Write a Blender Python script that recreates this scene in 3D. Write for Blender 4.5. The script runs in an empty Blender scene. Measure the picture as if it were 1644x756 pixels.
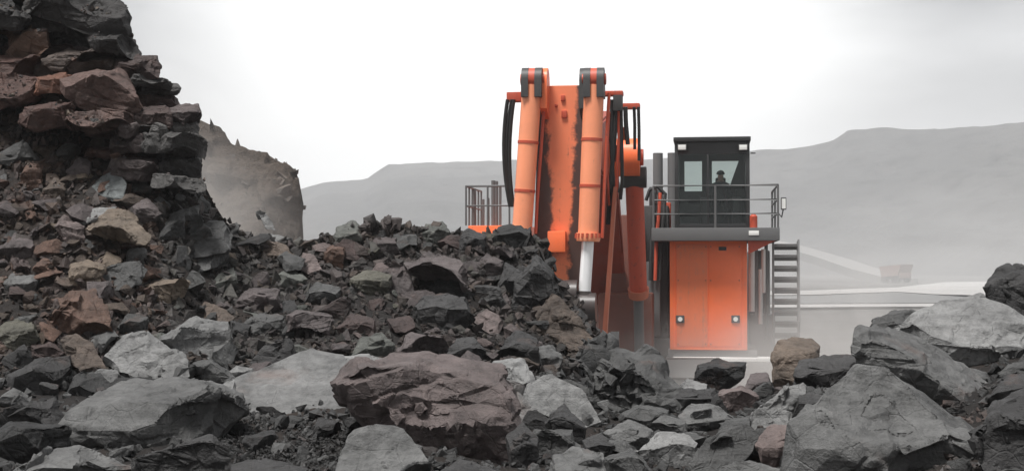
import bpy, bmesh, math, random
import numpy as np
from mathutils import Vector, Matrix
from mathutils.bvhtree import BVHTree

random.seed(7)
RNG = np.random.default_rng(11)
SC = bpy.context.scene
COL = SC.collection

# ------------------------------------------------------------------ camera
F = 2258.0                      # focal length in photo pixels (photo 1644 x 756)
CAMZ = 4.2
PITCH = math.atan(52.0 / F)
cam_d = bpy.data.cameras.new('camera')
cam_d.sensor_width = 36.0
cam_d.lens = 36.0 * F / 1644.0
cam_d.clip_start = 0.1
cam_d.clip_end = 6000.0
cam = bpy.data.objects.new('camera', cam_d)
cam.location = (0, 0, CAMZ)
cam.rotation_euler = (math.radians(90) + PITCH, 0, 0)
COL.objects.link(cam)
SC.camera = cam

# ------------------------------------------------------------------ sky
SUN_TO = Vector((-0.25, -0.3, 0.92)).normalized()       # towards the sun, high behind the cloud
SUN_EL = math.degrees(math.asin(SUN_TO.z))
world = bpy.data.worlds.new('World')
SC.world = world
world.use_nodes = True
wn = world.node_tree
wn.nodes.clear()
def wnode(t, **kw):
    n = wn.nodes.new(t)
    for k, v in kw.items():
        setattr(n, k, v)
    return n
w_out = wnode('ShaderNodeOutputWorld')
w_bg = wnode('ShaderNodeBackground')
w_bg.inputs['Strength'].default_value = 0.1
w_sky = wnode('ShaderNodeTexSky', sky_type='NISHITA', sun_disc=False)
w_sky.sun_elevation = math.radians(SUN_EL)
w_sky.sun_rotation = math.atan2(SUN_TO.x, SUN_TO.y)
w_sky.air_density = 1.0
w_sky.dust_density = 6.0
w_tc = wnode('ShaderNodeTexCoord')
w_map = wnode('ShaderNodeMapping')
w_map.inputs['Scale'].default_value = (1.0, 1.0, 3.2)
w_map.inputs['Location'].default_value = (20.4, 10.8, 4.44)
w_noise = wnode('ShaderNodeTexNoise')
w_noise.inputs['Scale'].default_value = 1.9
w_noise.inputs['Detail'].default_value = 5.0
w_noise.inputs['Roughness'].default_value = 0.5
w_noise.inputs['Distortion'].default_value = 0.4
w_dot = wnode('ShaderNodeVectorMath', operation='DOT_PRODUCT')
ge = math.radians(8.5)
w_dot.inputs[1].default_value = (0.0, math.cos(ge), math.sin(ge))
w_nadd = wnode('ShaderNodeMath', operation='MULTIPLY_ADD')    # warp the thin part of the cloud
w_nadd.inputs[1].default_value = 0.03
w_glow = wnode('ShaderNodeMapRange', interpolation_type='SMOOTHSTEP')
w_glow.inputs['From Min'].default_value = 0.966
w_glow.inputs['From Max'].default_value = 1.022
w_cl = wnode('ShaderNodeMapRange', interpolation_type='SMOOTHSTEP')
w_cl.inputs['From Min'].default_value = 0.3
w_cl.inputs['From Max'].default_value = 0.72
CLOUD_DARK, CLOUD_LIGHT, CLOUD_THIN = 0.6, 2.5, 4.6
w_ca = wnode('ShaderNodeMix', data_type='RGBA')
w_ca.inputs[6].default_value = (CLOUD_DARK, CLOUD_DARK * 1.0, CLOUD_DARK * 1.01, 1)
w_ca.inputs[7].default_value = (CLOUD_LIGHT, CLOUD_LIGHT, CLOUD_LIGHT, 1)
w_cb = wnode('ShaderNodeMix', data_type='RGBA')
w_cb.inputs[7].default_value = (CLOUD_THIN, CLOUD_THIN, CLOUD_THIN * 0.985, 1)
w_mix = wnode('ShaderNodeMix', data_type='RGBA')
w_mix.inputs[0].default_value = 0.95              # an unbroken cloud deck in front of the blue
lk = wn.links.new
lk(w_tc.outputs['Generated'], w_map.inputs['Vector'])
lk(w_map.outputs[0], w_noise.inputs['Vector'])
lk(w_tc.outputs['Generated'], w_dot.inputs[0])
lk(w_noise.outputs[0], w_nadd.inputs[0])
lk(w_dot.outputs['Value'], w_nadd.inputs[2])
lk(w_nadd.outputs[0], w_glow.inputs['Value'])
lk(w_noise.outputs[0], w_cl.inputs['Value'])
lk(w_cl.outputs[0], w_ca.inputs[0])
lk(w_ca.outputs[2], w_cb.inputs[6])
lk(w_glow.outputs[0], w_cb.inputs[0])
lk(w_sky.outputs[0], w_mix.inputs[6])
lk(w_cb.outputs[2], w_mix.inputs[7])
lk(w_mix.outputs[2], w_bg.inputs['Color'])
lk(w_bg.outputs[0], w_out.inputs['Surface'])

# ------------------------------------------------------------------ sun behind the cloud
sun_d = bpy.data.lights.new('sun', 'SUN')
sun_d.energy = 1.5
sun_d.angle = math.radians(16)
sun_d.color = (1.0, 0.985, 0.965)
sun = bpy.data.objects.new('sun', sun_d)
sun.rotation_euler = (-SUN_TO).to_track_quat('-Z', 'Y').to_euler()
sun.location = (0, 30, 60)
COL.objects.link(sun)

SC.view_settings.view_transform = 'Standard'
SC.view_settings.look = 'None'
SC.view_settings.exposure = 1.9
SC.view_settings.gamma = 1.0
SC.cycles.use_denoising = True
SC.cycles.max_bounces = 6
SC.cycles.diffuse_bounces = 3
SC.cycles.glossy_bounces = 3
SC.cycles.transmission_bounces = 6
SC.cycles.transparent_max_bounces = 12
SC.cycles.volume_bounces = 1

# ------------------------------------------------------------------ helpers
CP, SP = math.cos(PITCH), math.sin(PITCH)
def ray(px, py):
    u, v = (px - 822.0) / F, (378.0 - py) / F
    return Vector((u, CP - SP * v, SP + CP * v))
EYE = Vector((0, 0, CAMZ))
def P(px, py, Y):
    d = ray(px, py)
    return EYE + d * (Y / d.y)
def pix(p):
    q = Vector(p) - EYE
    y = q.y * CP + q.z * SP
    z = -q.y * SP + q.z * CP
    return 822 + F * q.x / y, 378 - F * z / y, q.y
def ground_at(px, py, z=0.0):
    d = ray(px, py)
    return EYE + d * ((z - CAMZ) / d.z)

def tag(o, label=None, cat=None, group=None, kind=None):
    if label: o['label'] = label
    if cat: o['category'] = cat
    if group: o['group'] = group
    if kind: o['kind'] = kind
    return o
def link_mesh(name, me, m=None, parent=None):
    o = bpy.data.objects.new(name, me)
    if m is not None and not me.materials:
        me.materials.append(m)
    COL.objects.link(o)
    if parent is not None:
        o.parent = parent
    return o
def mesh_from(name, v, f, smooth=False):
    me = bpy.data.meshes.new(name)
    me.from_pydata([tuple(x) for x in v], [], f)
    me.update()
    if smooth:
        me.polygons.foreach_set('use_smooth', [True] * len(me.polygons))
    return me

# vectorised lattice noise ------------------------------------------------
def _hash(ix, iy, iz, s):
    h = (ix.astype(np.int64) * 374761393 + iy.astype(np.int64) * 668265263 + iz.astype(np.int64) * 2147483647 + s * 974634533) & 0xffffffff
    h = ((h ^ (h >> 13)) * 1274126177) & 0xffffffff
    h = ((h ^ (h >> 16)) * 2246822519) & 0xffffffff
    h = h ^ (h >> 15)
    return (h & 0xffffff).astype(np.float64) / 0xffffff
def vnoise(p, s=0):
    i = np.floor(p); f = p - i
    f = f * f * (3 - 2 * f)
    x, y, z = i[:, 0], i[:, 1], i[:, 2]
    r = 0
    for dx in (0, 1):
        for dy in (0, 1):
            for dz in (0, 1):
                w = (f[:, 0] if dx else 1 - f[:, 0]) * (f[:, 1] if dy else 1 - f[:, 1]) * (f[:, 2] if dz else 1 - f[:, 2])
                r = r + w * _hash(x + dx, y + dy, z + dz, s)
    return r * 2 - 1
def fbm(p, oct=4, s=0, gain=0.5):
    a, r, t = 1.0, 0, 0
    for k in range(oct):
        r = r + a * vnoise(p * (2.03 ** k) + k * 17.3, s + k)
        t += a; a *= gain
    return r / t

# materials ---------------------------------------------------------------
class NT:
    def __init__(s, name):
        s.m = bpy.data.materials.new(name); s.m.use_nodes = True
        s.t = s.m.node_tree; s.t.nodes.clear()
        s.out = s.t.nodes.new('ShaderNodeOutputMaterial')
    def n(s, typ, ins=None, **kw):
        x = s.t.nodes.new(typ)
        for k, v in kw.items(): setattr(x, k, v)
        for k, v in (ins or {}).items():
            if hasattr(v, 'is_output'): s.t.links.new(v, x.inputs[k])
            else: x.inputs[k].default_value = v
        return x
    def mixc(s, f, a, b, blend='MIX'):
        x = s.n('ShaderNodeMix', {0: f, 6: a, 7: b}, data_type='RGBA', blend_type=blend)
        return x.outputs[2]
    def noise(s, vec, scale, detail=5, rough=0.55, dist=0.0):
        return s.n('ShaderNodeTexNoise', {'Vector': vec, 'Scale': scale, 'Detail': detail, 'Roughness': rough, 'Distortion': dist}).outputs[0]
    def mapr(s, v, a, b, c=0.0, d=1.0, smooth=True):
        return s.n('ShaderNodeMapRange', {'Value': v, 'From Min': a, 'From Max': b, 'To Min': c, 'To Max': d},
                   interpolation_type='SMOOTHSTEP' if smooth else 'LINEAR').outputs[0]
    def math(s, op, a, b=0.0):
        return s.n('ShaderNodeMath', {0: a, 1: b}, operation=op).outputs[0]
    def finish(s, col, rough, bump=None, strength=0.5, dist=0.02, metallic=0.0, spec=0.5):
        b = s.n('ShaderNodeBsdfPrincipled', {'Base Color': col, 'Roughness': rough, 'Metallic': metallic, 'Specular IOR Level': spec})
        if bump is not None:
            bp = s.n('ShaderNodeBump', {'Height': bump, 'Strength': strength, 'Distance': dist})
            s.t.links.new(bp.outputs[0], b.inputs['Normal'])
        s.t.links.new(b.outputs[0], s.out.inputs['Surface'])
        return s.m
def C3(c): return (c[0], c[1], c[2], 1.0)

def rock_material(name, use_attr, scale=1.0, strata=0.3):
    t = NT(name)
    tc = t.n('ShaderNodeTexCoord').outputs['Object']
    if use_attr:
        base = t.n('ShaderNodeAttribute', attribute_name='stone_colour').outputs['Color']
        rnd = 0.0
        vec = t.n('ShaderNodeVectorMath', {0: tc, 1: (scale,) * 3}, operation='MULTIPLY').outputs[0]
    else:
        oi = t.n('ShaderNodeObjectInfo')
        base = oi.outputs['Color']
        off = t.n('ShaderNodeCombineXYZ', {0: t.math('MULTIPLY', oi.outputs['Random'], 37.0), 1: t.math('MULTIPLY', oi.outputs['Random'], 91.0), 2: 0.0}).outputs[0]
        sc = t.n('ShaderNodeVectorMath', {0: tc, 1: (scale,) * 3}, operation='MULTIPLY').outputs[0]
        vec = t.n('ShaderNodeVectorMath', {0: sc, 1: off}, operation='ADD').outputs[0]
    n1 = t.noise(vec, 2.2, 7, 0.62)
    n2 = t.noise(vec, 14.0, 6, 0.65)
    n3 = t.noise(vec, 70.0, 4, 0.7)
    # bedding: noise squeezed along one axis
    mp = t.n('ShaderNodeMapping', {'Vector': vec, 'Rotation': (0.25, 0.18, 0.4), 'Scale': (1.2, 1.2, 13.0)}).outputs[0]
    st = t.noise(mp, 1.6, 6, 0.6, 0.3)
    val = t.math('ADD', t.mapr(n1, 0.25, 0.75, 0.62, 1.32), t.mapr(n2, 0.3, 0.7, -0.2, 0.2))
    val = t.math('ADD', val, t.mapr(st, 0.3, 0.7, -0.2 * strata * 2, 0.2 * strata * 2))
    val = t.math('ADD', val, t.mapr(n3, 0.3, 0.7, -0.12, 0.12))
    val = t.math('MAXIMUM', val, 0.2)
    comb = t.n('ShaderNodeCombineColor', {0: val, 1: val, 2: val}).outputs[0]
    col = t.mixc(1.0, base, comb, 'MULTIPLY')
    col = t.mixc(1.0, col, (0.8, 0.8, 0.8, 1), 'MULTIPLY')
    # rust bloom with its own patchy shape
    rm = t.mapr(t.noise(vec, 1.3, 5, 0.6, 0.8), 0.6, 0.76, 0.0, 0.5)
    rust = t.mixc(0.6, col, (0.17, 0.095, 0.07, 1))
    col = t.mixc(rm, col, rust)
    # pale scuffs where blocks ground together
    sm = t.mapr(t.noise(mp, 4.0, 6, 0.7, 1.2), 0.66, 0.78, 0.0, 0.55)
    col = t.mixc(sm, col, (0.22, 0.217, 0.21, 1))
    vor = t.n('ShaderNodeTexVoronoi', {'Vector': vec, 'Scale': 5.0}, feature='DISTANCE_TO_EDGE').outputs[0]
    crack = t.mapr(vor, 0.0, 0.035, 0.0, 1.0)
    h = t.math('ADD', t.math('MULTIPLY', n2, 0.9), t.math('MULTIPLY', n3, 0.3))
    h = t.math('ADD', h, t.math('MULTIPLY', st, 1.3 * strata))
    h = t.math('ADD', h, t.math('MULTIPLY', crack, 0.12))
    wv = t.n('ShaderNodeVectorMath', {0: vec, 1: t.n('ShaderNodeVectorMath', {0: t.n('ShaderNodeTexNoise', {'Vector': vec, 'Scale': 6.0, 'Detail': 4.0}).outputs['Color'], 1: (0.16, 0.16, 0.16)}, operation='MULTIPLY').outputs[0]}, operation='ADD').outputs[0]
    cell = t.n('ShaderNodeSeparateColor', {0: t.n('ShaderNodeTexVoronoi', {'Vector': wv, 'Scale': 7.0}).outputs['Color']}).outputs[0]
    h = t.math('ADD', h, t.math('MULTIPLY', cell, 0.35))
    return t.finish(col, 0.64, h, 0.9, 0.035 / scale, spec=0.4)
M_ROCK = rock_material('bedded_rock', False)
M_RUBBLE = rock_material('rubble', True)
# ================================================================== large structure
def dirt_material(name, c1, c2, c3, sc=1.0, bump=0.05, rough=0.95):
    t = NT(name)
    pos = t.n('ShaderNodeTexCoord').outputs['Object']
    n1 = t.noise(pos, 0.35 * sc, 6, 0.6)
    n2 = t.noise(pos, 5.0 * sc, 7, 0.7)
    n3 = t.noise(pos, 24.0 * sc, 5, 0.7)
    col = t.mixc(t.mapr(n1, 0.35, 0.65), C3(c1), C3(c2))
    col = t.mixc(t.mapr(n2, 0.42, 0.7), col, C3(c3))
    h = t.math('ADD', n2, t.math('MULTIPLY', n3, 0.5))
    return t.finish(col, rough, h, 1.0, bump, spec=0.15)
M_HEAP = dirt_material('heap_dirt', (0.028, 0.026, 0.025), (0.042, 0.034, 0.03), (0.022, 0.021, 0.021), 1.0, 0.08)
M_PIT = dirt_material('pit_floor', (0.085, 0.083, 0.08), (0.115, 0.112, 0.107), (0.06, 0.058, 0.056), 0.05, 0.3)
M_HILL = dirt_material('pit_wall', (0.05, 0.049, 0.047), (0.085, 0.082, 0.078), (0.033, 0.032, 0.031), 0.01, 3.0)
M_ROAD = dirt_material('haul_road', (0.3, 0.295, 0.285), (0.38, 0.37, 0.36), (0.25, 0.245, 0.24), 0.1, 0.1)

M_RAMP = dirt_material('ramp_gravel', (0.19, 0.187, 0.182), (0.23, 0.226, 0.22), (0.16, 0.157, 0.153), 0.1, 0.1)
# ---- pit floor out to the horizon
v, f = [], []
xs = np.concatenate([[-5000, -2000, -900], np.linspace(-400, 400, 41), [900, 2000, 5000]])
ys = np.concatenate([[-400, -60, 0, 10, 20], np.linspace(26, 120, 40), np.linspace(130, 760, 64), [1200, 2500, 5200]])
g = np.array([(x, y, 0.0) for y in ys for x in xs])
nz = fbm(g * 0.03, 4, 5) * 0.35
nz[(g[:, 1] < 24) | (g[:, 1] > 700)] = 0
g[:, 2] = nz * np.clip((g[:, 1] - 24) / 30, 0, 1) * np.clip((g[:, 1] - 45) / 30, 0.15, 1) - 0.05
nx = len(xs)
for j in range(len(ys) - 1):
    for i in range(nx - 1):
        a = j * nx + i
        f.append((a, a + 1, a + nx + 1, a + nx))
ground = link_mesh('ground', mesh_from('ground', g, f, True), M_PIT)
tag(ground, kind='structure')

# ---- lofted terrain: rows of 3-D points between a foot line and a crest line, then down the far side
def loft(name, pxs, foot, crest, mat, rows=44, back=10, back_run=7.0, back_z=-0.3, depth_pow=1.5, amp=0.14, freq=1.0, seed=1, terraces=0, kind='structure', blocky=0.0):
    fx, fy, fY = zip(*foot); cx, cy, cY = zip(*crest)
    V = []
    for j in range(rows + back + 1):
        for px in pxs:
            y0, Y0 = np.interp(px, fx, fy), np.interp(px, fx, fY)
            y1, Y1 = np.interp(px, cx, cy), np.interp(px, cx, cY)
            a, b = P(px, y0, Y0), P(px, y1, Y1)
            if j <= rows:
                t = j / rows
                td = 1 - (1 - t) ** depth_pow
                if terraces:
                    q = td * terraces; k = math.floor(q); r = q - k
                    tz = (k + min(1.0, max(0.0, (r - 0.35) / 0.65))) / terraces
                    p = Vector((a.x + (b.x - a.x) * td, a.y + (b.y - a.y) * td, a.z + (b.z - a.z) * (0.35 * t + 0.65 * tz)))
                else:
                    p = Vector((a.x + (b.x - a.x) * td, a.y + (b.y - a.y) * td, a.z + (b.z - a.z) * t))
            else:
                t = (j - rows) / back
                p = Vector((b.x * (1 + t * back_run / b.y), b.y + t * back_run, b.z + (back_z - b.z) * (t ** 0.8)))
            V.append(p)
    V = np.array([tuple(p) for p in V])
    n = fbm(V * freq, 5, seed, 0.55) * amp
    V[:, 1] -= n * 0.6; V[:, 2] += n
    V[:, 0] += fbm(V * freq * 1.3 + 40, 3, seed + 9) * amp * 0.6
    if blocky:                                     # stepped joints of a blocky bank
        w = V / np.array([1.0, 1.0, 0.7]) + 0.35 * np.stack([vnoise(V * 0.9, seed + 2), vnoise(V * 0.9 + 7, seed + 3), vnoise(V * 0.9 + 13, seed + 4)], 1)
        c = np.floor(w); hb = _hash(c[:, 0], c[:, 1] * 0, c[:, 2], seed) - 0.5
        V[:, 1] -= hb * blocky; V[:, 2] += hb * blocky * 0.5
    n = len(pxs); fc = []
    for j in range(rows + back):
        for i in range(n - 1):
            a = j * n + i
            fc.append((a, a + 1, a + n + 1, a + n))
    o = link_mesh(name, mesh_from(name, V, fc, True), mat)
    if kind: tag(o, kind=kind)
    return o, V, fc

CREST_A = [(-320, -190, 18.5), (0, -20, 18.0), (100, 0, 17.8), (170, 40, 17.6), (205, 95, 17.4), (262, 160, 17.3), (300, 215, 17.2), (322, 290, 17.2),
           (350, 345, 17.2), (400, 372, 17.3), (470, 385, 17.5), (540, 378, 17.8), (600, 372, 18), (700, 368, 18.3), (790, 372, 18.6), (862, 384, 18.8),
           (886, 420, 18.8), (922, 480, 18.8), (958, 540, 18.6), (996, 610, 18.2), (1040, 690, 18)]
FOOT_A = [(-320, 640, 12.6), (300, 640, 12.8), (700, 630, 13.4), (900, 630, 14.2), (1040, 760, 15)]
heapA, VA, FA = loft('rubble_slope', np.arange(-320, 1041, 8), FOOT_A, CREST_A, M_HEAP, rows=60, depth_pow=1.55, amp=0.22, freq=1.1, seed=3)

CREST_F = [(-400, 590, 14.5), (700, 595, 14.5), (900, 610, 14.2), (1000, 622, 13.6), (1060, 640, 13), (1150, 640, 12.6), (1230, 625, 12.4), (1300, 606, 12.2), (1380, 580, 12),
           (1440, 540, 11.8), (1520, 515, 11.6), (1600, 495, 11.5), (1760, 480, 11.5), (2050, 470, 12)]
FOOT_F = [(-400, 1100, 4.6), (2050, 1100, 4.6)]
heapF, VF, FF = loft('rubble_bench', np.arange(-400, 2051, 10), FOOT_F, CREST_F, M_HEAP, rows=60, back_run=8, depth_pow=1.0, amp=0.12, freq=1.4, seed=5)
# ground under the photographer, up to the foot of the bench sheet
zf = P(822, 1100, 4.6).z
vb = [(-9, -6, zf - 0.1), (9, -6, zf - 0.1), (9, 4.75, zf + 0.02), (-9, 4.75, zf + 0.02), (-9, -9, -0.3), (9, -9, -0.3)]
tag(link_mesh('rock_ledge', mesh_from('rock_ledge', vb, [(0, 1, 2, 3), (4, 5, 1, 0)]), M_HEAP), kind='structure')

bvh = BVHTree.FromPolygons([Vector(x) for x in VA] + [Vector(x) for x in VF], FA + [tuple(i + len(VA) for i in q) for q in FF])
def hit(px, py):
    d = ray(px, py).normalized()
    loc, nor, idx, dist = bvh.ray_cast(EYE, d, 60.0)
    if loc is not None and nor.dot(d) > 0: nor = -nor
    return loc, nor

# ---- far pit walls, in benches
HILL_L = [(-700, 250, 1640), (200, 270, 1600), (470, 306, 1560), (520, 286, 1540), (585, 281, 1520), (622, 258, 1500), (690, 252, 1480), (780, 256, 1470), (900, 258, 1460), (1080, 250, 1460), (1260, 300, 1520), (1500, 330, 1600)]
FOOT_HL = [(-700, 445, 840), (1500, 446, 860)]
loft('far_pit_wall', np.arange(-700, 1501, 9), FOOT_HL, HILL_L, M_HILL, rows=48, back=3, back_run=300, back_z=40, depth_pow=1.1, amp=9.0, freq=0.008, seed=21, terraces=4)
HILL_R = [(960, 300, 1520), (1080, 262, 1400), (1205, 241, 1340), (1300, 237, 1300), (1332, 230, 1280), (1362, 212, 1260), (1400, 207, 1240), (1500, 206, 1200), (1560, 200, 1180), (1644, 192, 1160), (1800, 186, 1140), (2300, 170, 1120)]
FOOT_HR = [(960, 447, 840), (1420, 449, 800), (1600, 456, 660), (2300, 470, 480)]
loft('pit_wall', np.arange(960, 2301, 8), FOOT_HR, HILL_R, M_HILL, rows=56, back=3, back_run=250, back_z=60, depth_pow=1.15, amp=8.0, freq=0.01, seed=33, terraces=5)

# ---- haul road climbing the wall, pale roads and standing water on the floor
def ribbon(name, pts, width, mat, thick=0.5):
    V, fc = [], []
    for i, p in enumerate(pts):
        a = pts[max(0, i - 1)]; b = pts[min(len(pts) - 1, i + 1)]
        d = Vector((b.x - a.x, b.y - a.y, 0)).normalized(); s = Vector((-d.y, d.x, 0)) * width * 0.5
        V += [p + s, p - s, p - s - Vector((0, 0, thick)) , p + s - Vector((0, 0, thick))]
    for i in range(len(pts) - 1):
        a = i * 4
        for k in range(4):
            fc.append((a + k, a + (k + 1) % 4, a + 4 + (k + 1) % 4, a + 4 + k))
    fc += [(0, 1, 2, 3), tuple(len(V) - 4 + k for k in (3, 2, 1, 0))]
    return tag(link_mesh(name, mesh_from(name, V, fc), mat), kind='structure')
ribbon('haul_road', [P(1180, 376, 505), P(1260, 392, 470), P(1330, 412, 440), P(1390, 432, 415), P(1450, 447, 392)], 9, M_RAMP, 2.5)
def flat(name, poly, mat, z):
    V = [ground_at(x, y, z) for x, y in poly]
    return tag(link_mesh(name, mesh_from(name, V, [tuple(range(len(V)))]), mat), kind='structure')
t = NT('pond_water')
wv = t.noise(t.n('ShaderNodeTexCoord').outputs['Object'], 0.6, 4, 0.6)
M_WATER = t.finish((0.1, 0.1, 0.098, 1), 0.45, wv, 0.3, 0.2, spec=0.4)
flat('road', [(1150, 468), (1300, 466), (1440, 461), (1520, 452.5), (1640, 451), (1640, 466), (1585, 474), (1500, 472), (1440, 468), (1300, 473), (1150, 474)], M_ROAD, 0.34)
flat('pond', [(1150, 475), (1300, 474.5), (1440, 469), (1500, 473.2), (1560, 477), (1500, 486), (1300, 487), (1150, 487)], M_WATER, 0.30)
flat('access_road', [(1150, 488.5), (1300, 488), (1400, 487.6), (1510, 487), (1512, 491.5), (1400, 492), (1300, 493), (1150, 493)], M_ROAD, 0.34)

# ---- brown muck pile in the dust behind the slope
MUCK_CREST = [(150, 60, 46), (250, 110, 46), (312, 178, 46), (345, 198, 46), (372, 224, 46), (400, 230, 46), (428, 236, 46), (456, 258, 46), (470, 276, 46), (481, 292, 46), (485, 322, 46.2), (487, 370, 46.4), (488, 440, 46.6), (489, 540, 47)]
MUCK_FOOT = [(150, 560, 38), (420, 560, 40), (487, 560, 45), (489, 600, 46)]
M_MUCK = dirt_material('muck_pile_rock', (0.1, 0.083, 0.07), (0.125, 0.1, 0.083), (0.07, 0.06, 0.052), 0.8, 0.25)
muck, VM, FM = loft('muck_pile', np.arange(150, 490, 2.0), MUCK_FOOT, MUCK_CREST, M_MUCK, rows=90, back=8, back_run=14, back_z=-1, depth_pow=1.5, amp=0.45, freq=0.7, seed=41, blocky=0.5)
# ================================================================== rocks
PALE, MID, GREY, DARK, BLACK = (0.19, 0.19, 0.187), (0.115, 0.115, 0.113), (0.066, 0.066, 0.065), (0.036, 0.035, 0.035), (0.02, 0.02, 0.02)
BROWN, RUST, MAUVE, TAN, OCHRE, GREEN, PINK, MAROON, OLIVE = (0.092, 0.07, 0.056), (0.115, 0.068, 0.05), (0.088, 0.073, 0.072), (0.15, 0.118, 0.09), (0.13, 0.1, 0.078), (0.098, 0.102, 0.092), (0.14, 0.11, 0.104), (0.058, 0.04, 0.037), (0.09, 0.086, 0.068)

def hull_bm(pts):
    bm = bmesh.new()
    for p in pts: bm.verts.new(p)
    r = bmesh.ops.convex_hull(bm, input=bm.verts)
    junk = [g for g in r['geom_interior'] + r['geom_unused'] if isinstance(g, bmesh.types.BMVert)]
    bmesh.ops.delete(bm, geom=[x for x in set(junk) if x.is_valid], context='VERTS')
    return bm

def chip(bm, n, rg, lo=0.915, hi=0.99):
    """knock corners and edges off a convex block with flat fracture planes"""
    for k in range(n):
        d = Vector((rg.gauss(0, 1), rg.gauss(0, 1), rg.gauss(0, 1))).normalized()
        vs = [v.co.copy() for v in bm.verts]
        c = sum(vs, Vector()) / len(vs)
        sup = max((v - c).dot(d) for v in vs); low = min((v - c).dot(d) for v in vs)
        q = rg.uniform(lo, hi)
        bmesh.ops.bisect_plane(bm, geom=bm.verts[:] + bm.edges[:] + bm.faces[:], plane_co=c + d * (low + (sup - low) * q), plane_no=d, clear_outer=True)
        vs = [v.co.copy() for v in bm.verts]
        bm.free(); bm = hull_bm(vs)
    return bm
def tessellate(bm, L):
    bmesh.ops.dissolve_limit(bm, angle_limit=math.radians(4), verts=bm.verts[:], edges=bm.edges[:])
    bmesh.ops.triangulate(bm, faces=bm.faces[:])
    for k in range(9):
        es = [e for e in bm.edges if e.calc_length() > L]
        if not es or len(bm.faces) > 26000: break
        bmesh.ops.subdivide_edges(bm, edges=es, cuts=1)
        bmesh.ops.triangulate(bm, faces=[f for f in bm.faces if len(f.verts) > 3])
    return bm
def weather(me, size, seed, rough=1.0, bed=1.0, bed_dir=(0.12, -0.1, 1.0), bed_h=0.13):
    """break up a block: conchoidal scoops, flat chips, bedding ledges, grit"""
    n = len(me.vertices)
    co = np.empty(n * 3); me.vertices.foreach_get('co', co); co = co.reshape(-1, 3)
    rg = np.random.default_rng(seed)
    off = rg.uniform(-50, 50, 3)
    c0 = co.mean(0)
    for k in range(4):                                   # scoops
        s = co[rg.integers(n)]
        d = s - c0; L = np.linalg.norm(d) + 1e-9; d /= L
        r = size * rg.uniform(0.35, 0.9); c = s + d * (r - size * rg.uniform(0.03, 0.085) * min(1, rough))
        w = co - c; ln = np.linalg.norm(w, axis=1)
        m = ln < r * (1 + 0.04 * vnoise(co / size * 6, seed + k))
        co[m] = c + w[m] / ln[m][:, None] * r
    me.vertices.foreach_set('co', co.ravel()); me.update()
    no = np.empty(n * 3); me.vertex_normals.foreach_get('vector', no); no = no.reshape(-1, 3)
    q = co / size + off
    d = fbm(q * 2.3, 4, seed) * 0.014 * rough
    lo, hi = q.min(0), q.max(0)
    for nc, off_, slope, lim, fade in ((30, 0.016, 0.13, 0.2, 0.045), (130, 0.007, 0.15, 0.12, 0.025)):
        S = rg.uniform(lo, hi, (nc, 3))
        G = rg.normal(0, 1, (nc, 3)); G /= np.linalg.norm(G, axis=1)[:, None]
        w = q + 0.025 * np.stack([vnoise(q * 5, seed + 1), vnoise(q * 5 + 9, seed + 2), vnoise(q * 5 + 21, seed + 3)], 1)
        w32, S32 = w.astype(np.float32) - lo.astype(np.float32), (S - lo).astype(np.float32)
        ds = (w32 ** 2).sum(1)[:, None] - 2 * (w32 @ S32.T) + (S32 ** 2).sum(1)[None]; ds = np.sqrt(np.maximum(ds, 0)); k = ds.argmin(1); ii = np.arange(n); d1 = ds[ii, k].copy(); ds[ii, k] = 9e9; d2 = np.stack([d1, ds.min(1)], 1)
        rim = np.clip((d2[:, 1] - d2[:, 0]) / fade, 0, 1)          # fade out towards the next chip
        d += rough * rim * (off_ * rg.uniform(-1, 1, nc)[k] + slope * ((q - S[k]) * G[k]).sum(1).clip(-lim, lim))
    b = np.array(bed_dir) + rg.normal(0, 0.12, 3); b = b / np.linalg.norm(b)
    u = q @ b
    u = u + 0.4 * bed_h * vnoise(np.stack([u * 4 / bed_h * 0.25, u * 0, u * 0], 1), seed + 4)      # uneven bed thickness
    s = (u + 0.03 * vnoise(q * 2.5, seed + 5) + 0.01 * vnoise(q * 9, seed + 6)) / bed_h
    li = np.floor(s); fr = s - li
    lay = _hash(li, li * 0 + seed, li * 0, 3); la0 = _hash(li - 1, li * 0 + seed, li * 0, 3)
    lay = la0 + (lay - la0) * np.clip(fr / 0.22, 0, 1)
    side = 1 - np.abs(no @ b)
    patch = np.clip(0.5 + 1.4 * vnoise(q * 1.7 + 30, seed + 7), 0, 1)
    d += bed * side * patch * (0.05 * (lay - 0.5) - 0.02 * np.clip(1 - np.abs(fr - 0.11) / 0.13, 0, 1))
    d += rough * 0.007 * fbm(q * 13, 3, seed + 8, 0.65)
    co = co + no * (d * size)[:, None]
    me.vertices.foreach_set('co', co.ravel())
    me.polygons.foreach_set('use_smooth', [True] * len(me.polygons))
    me.update()
    me.set_sharp_from_angle(angle=math.radians(25))
    return me

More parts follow.
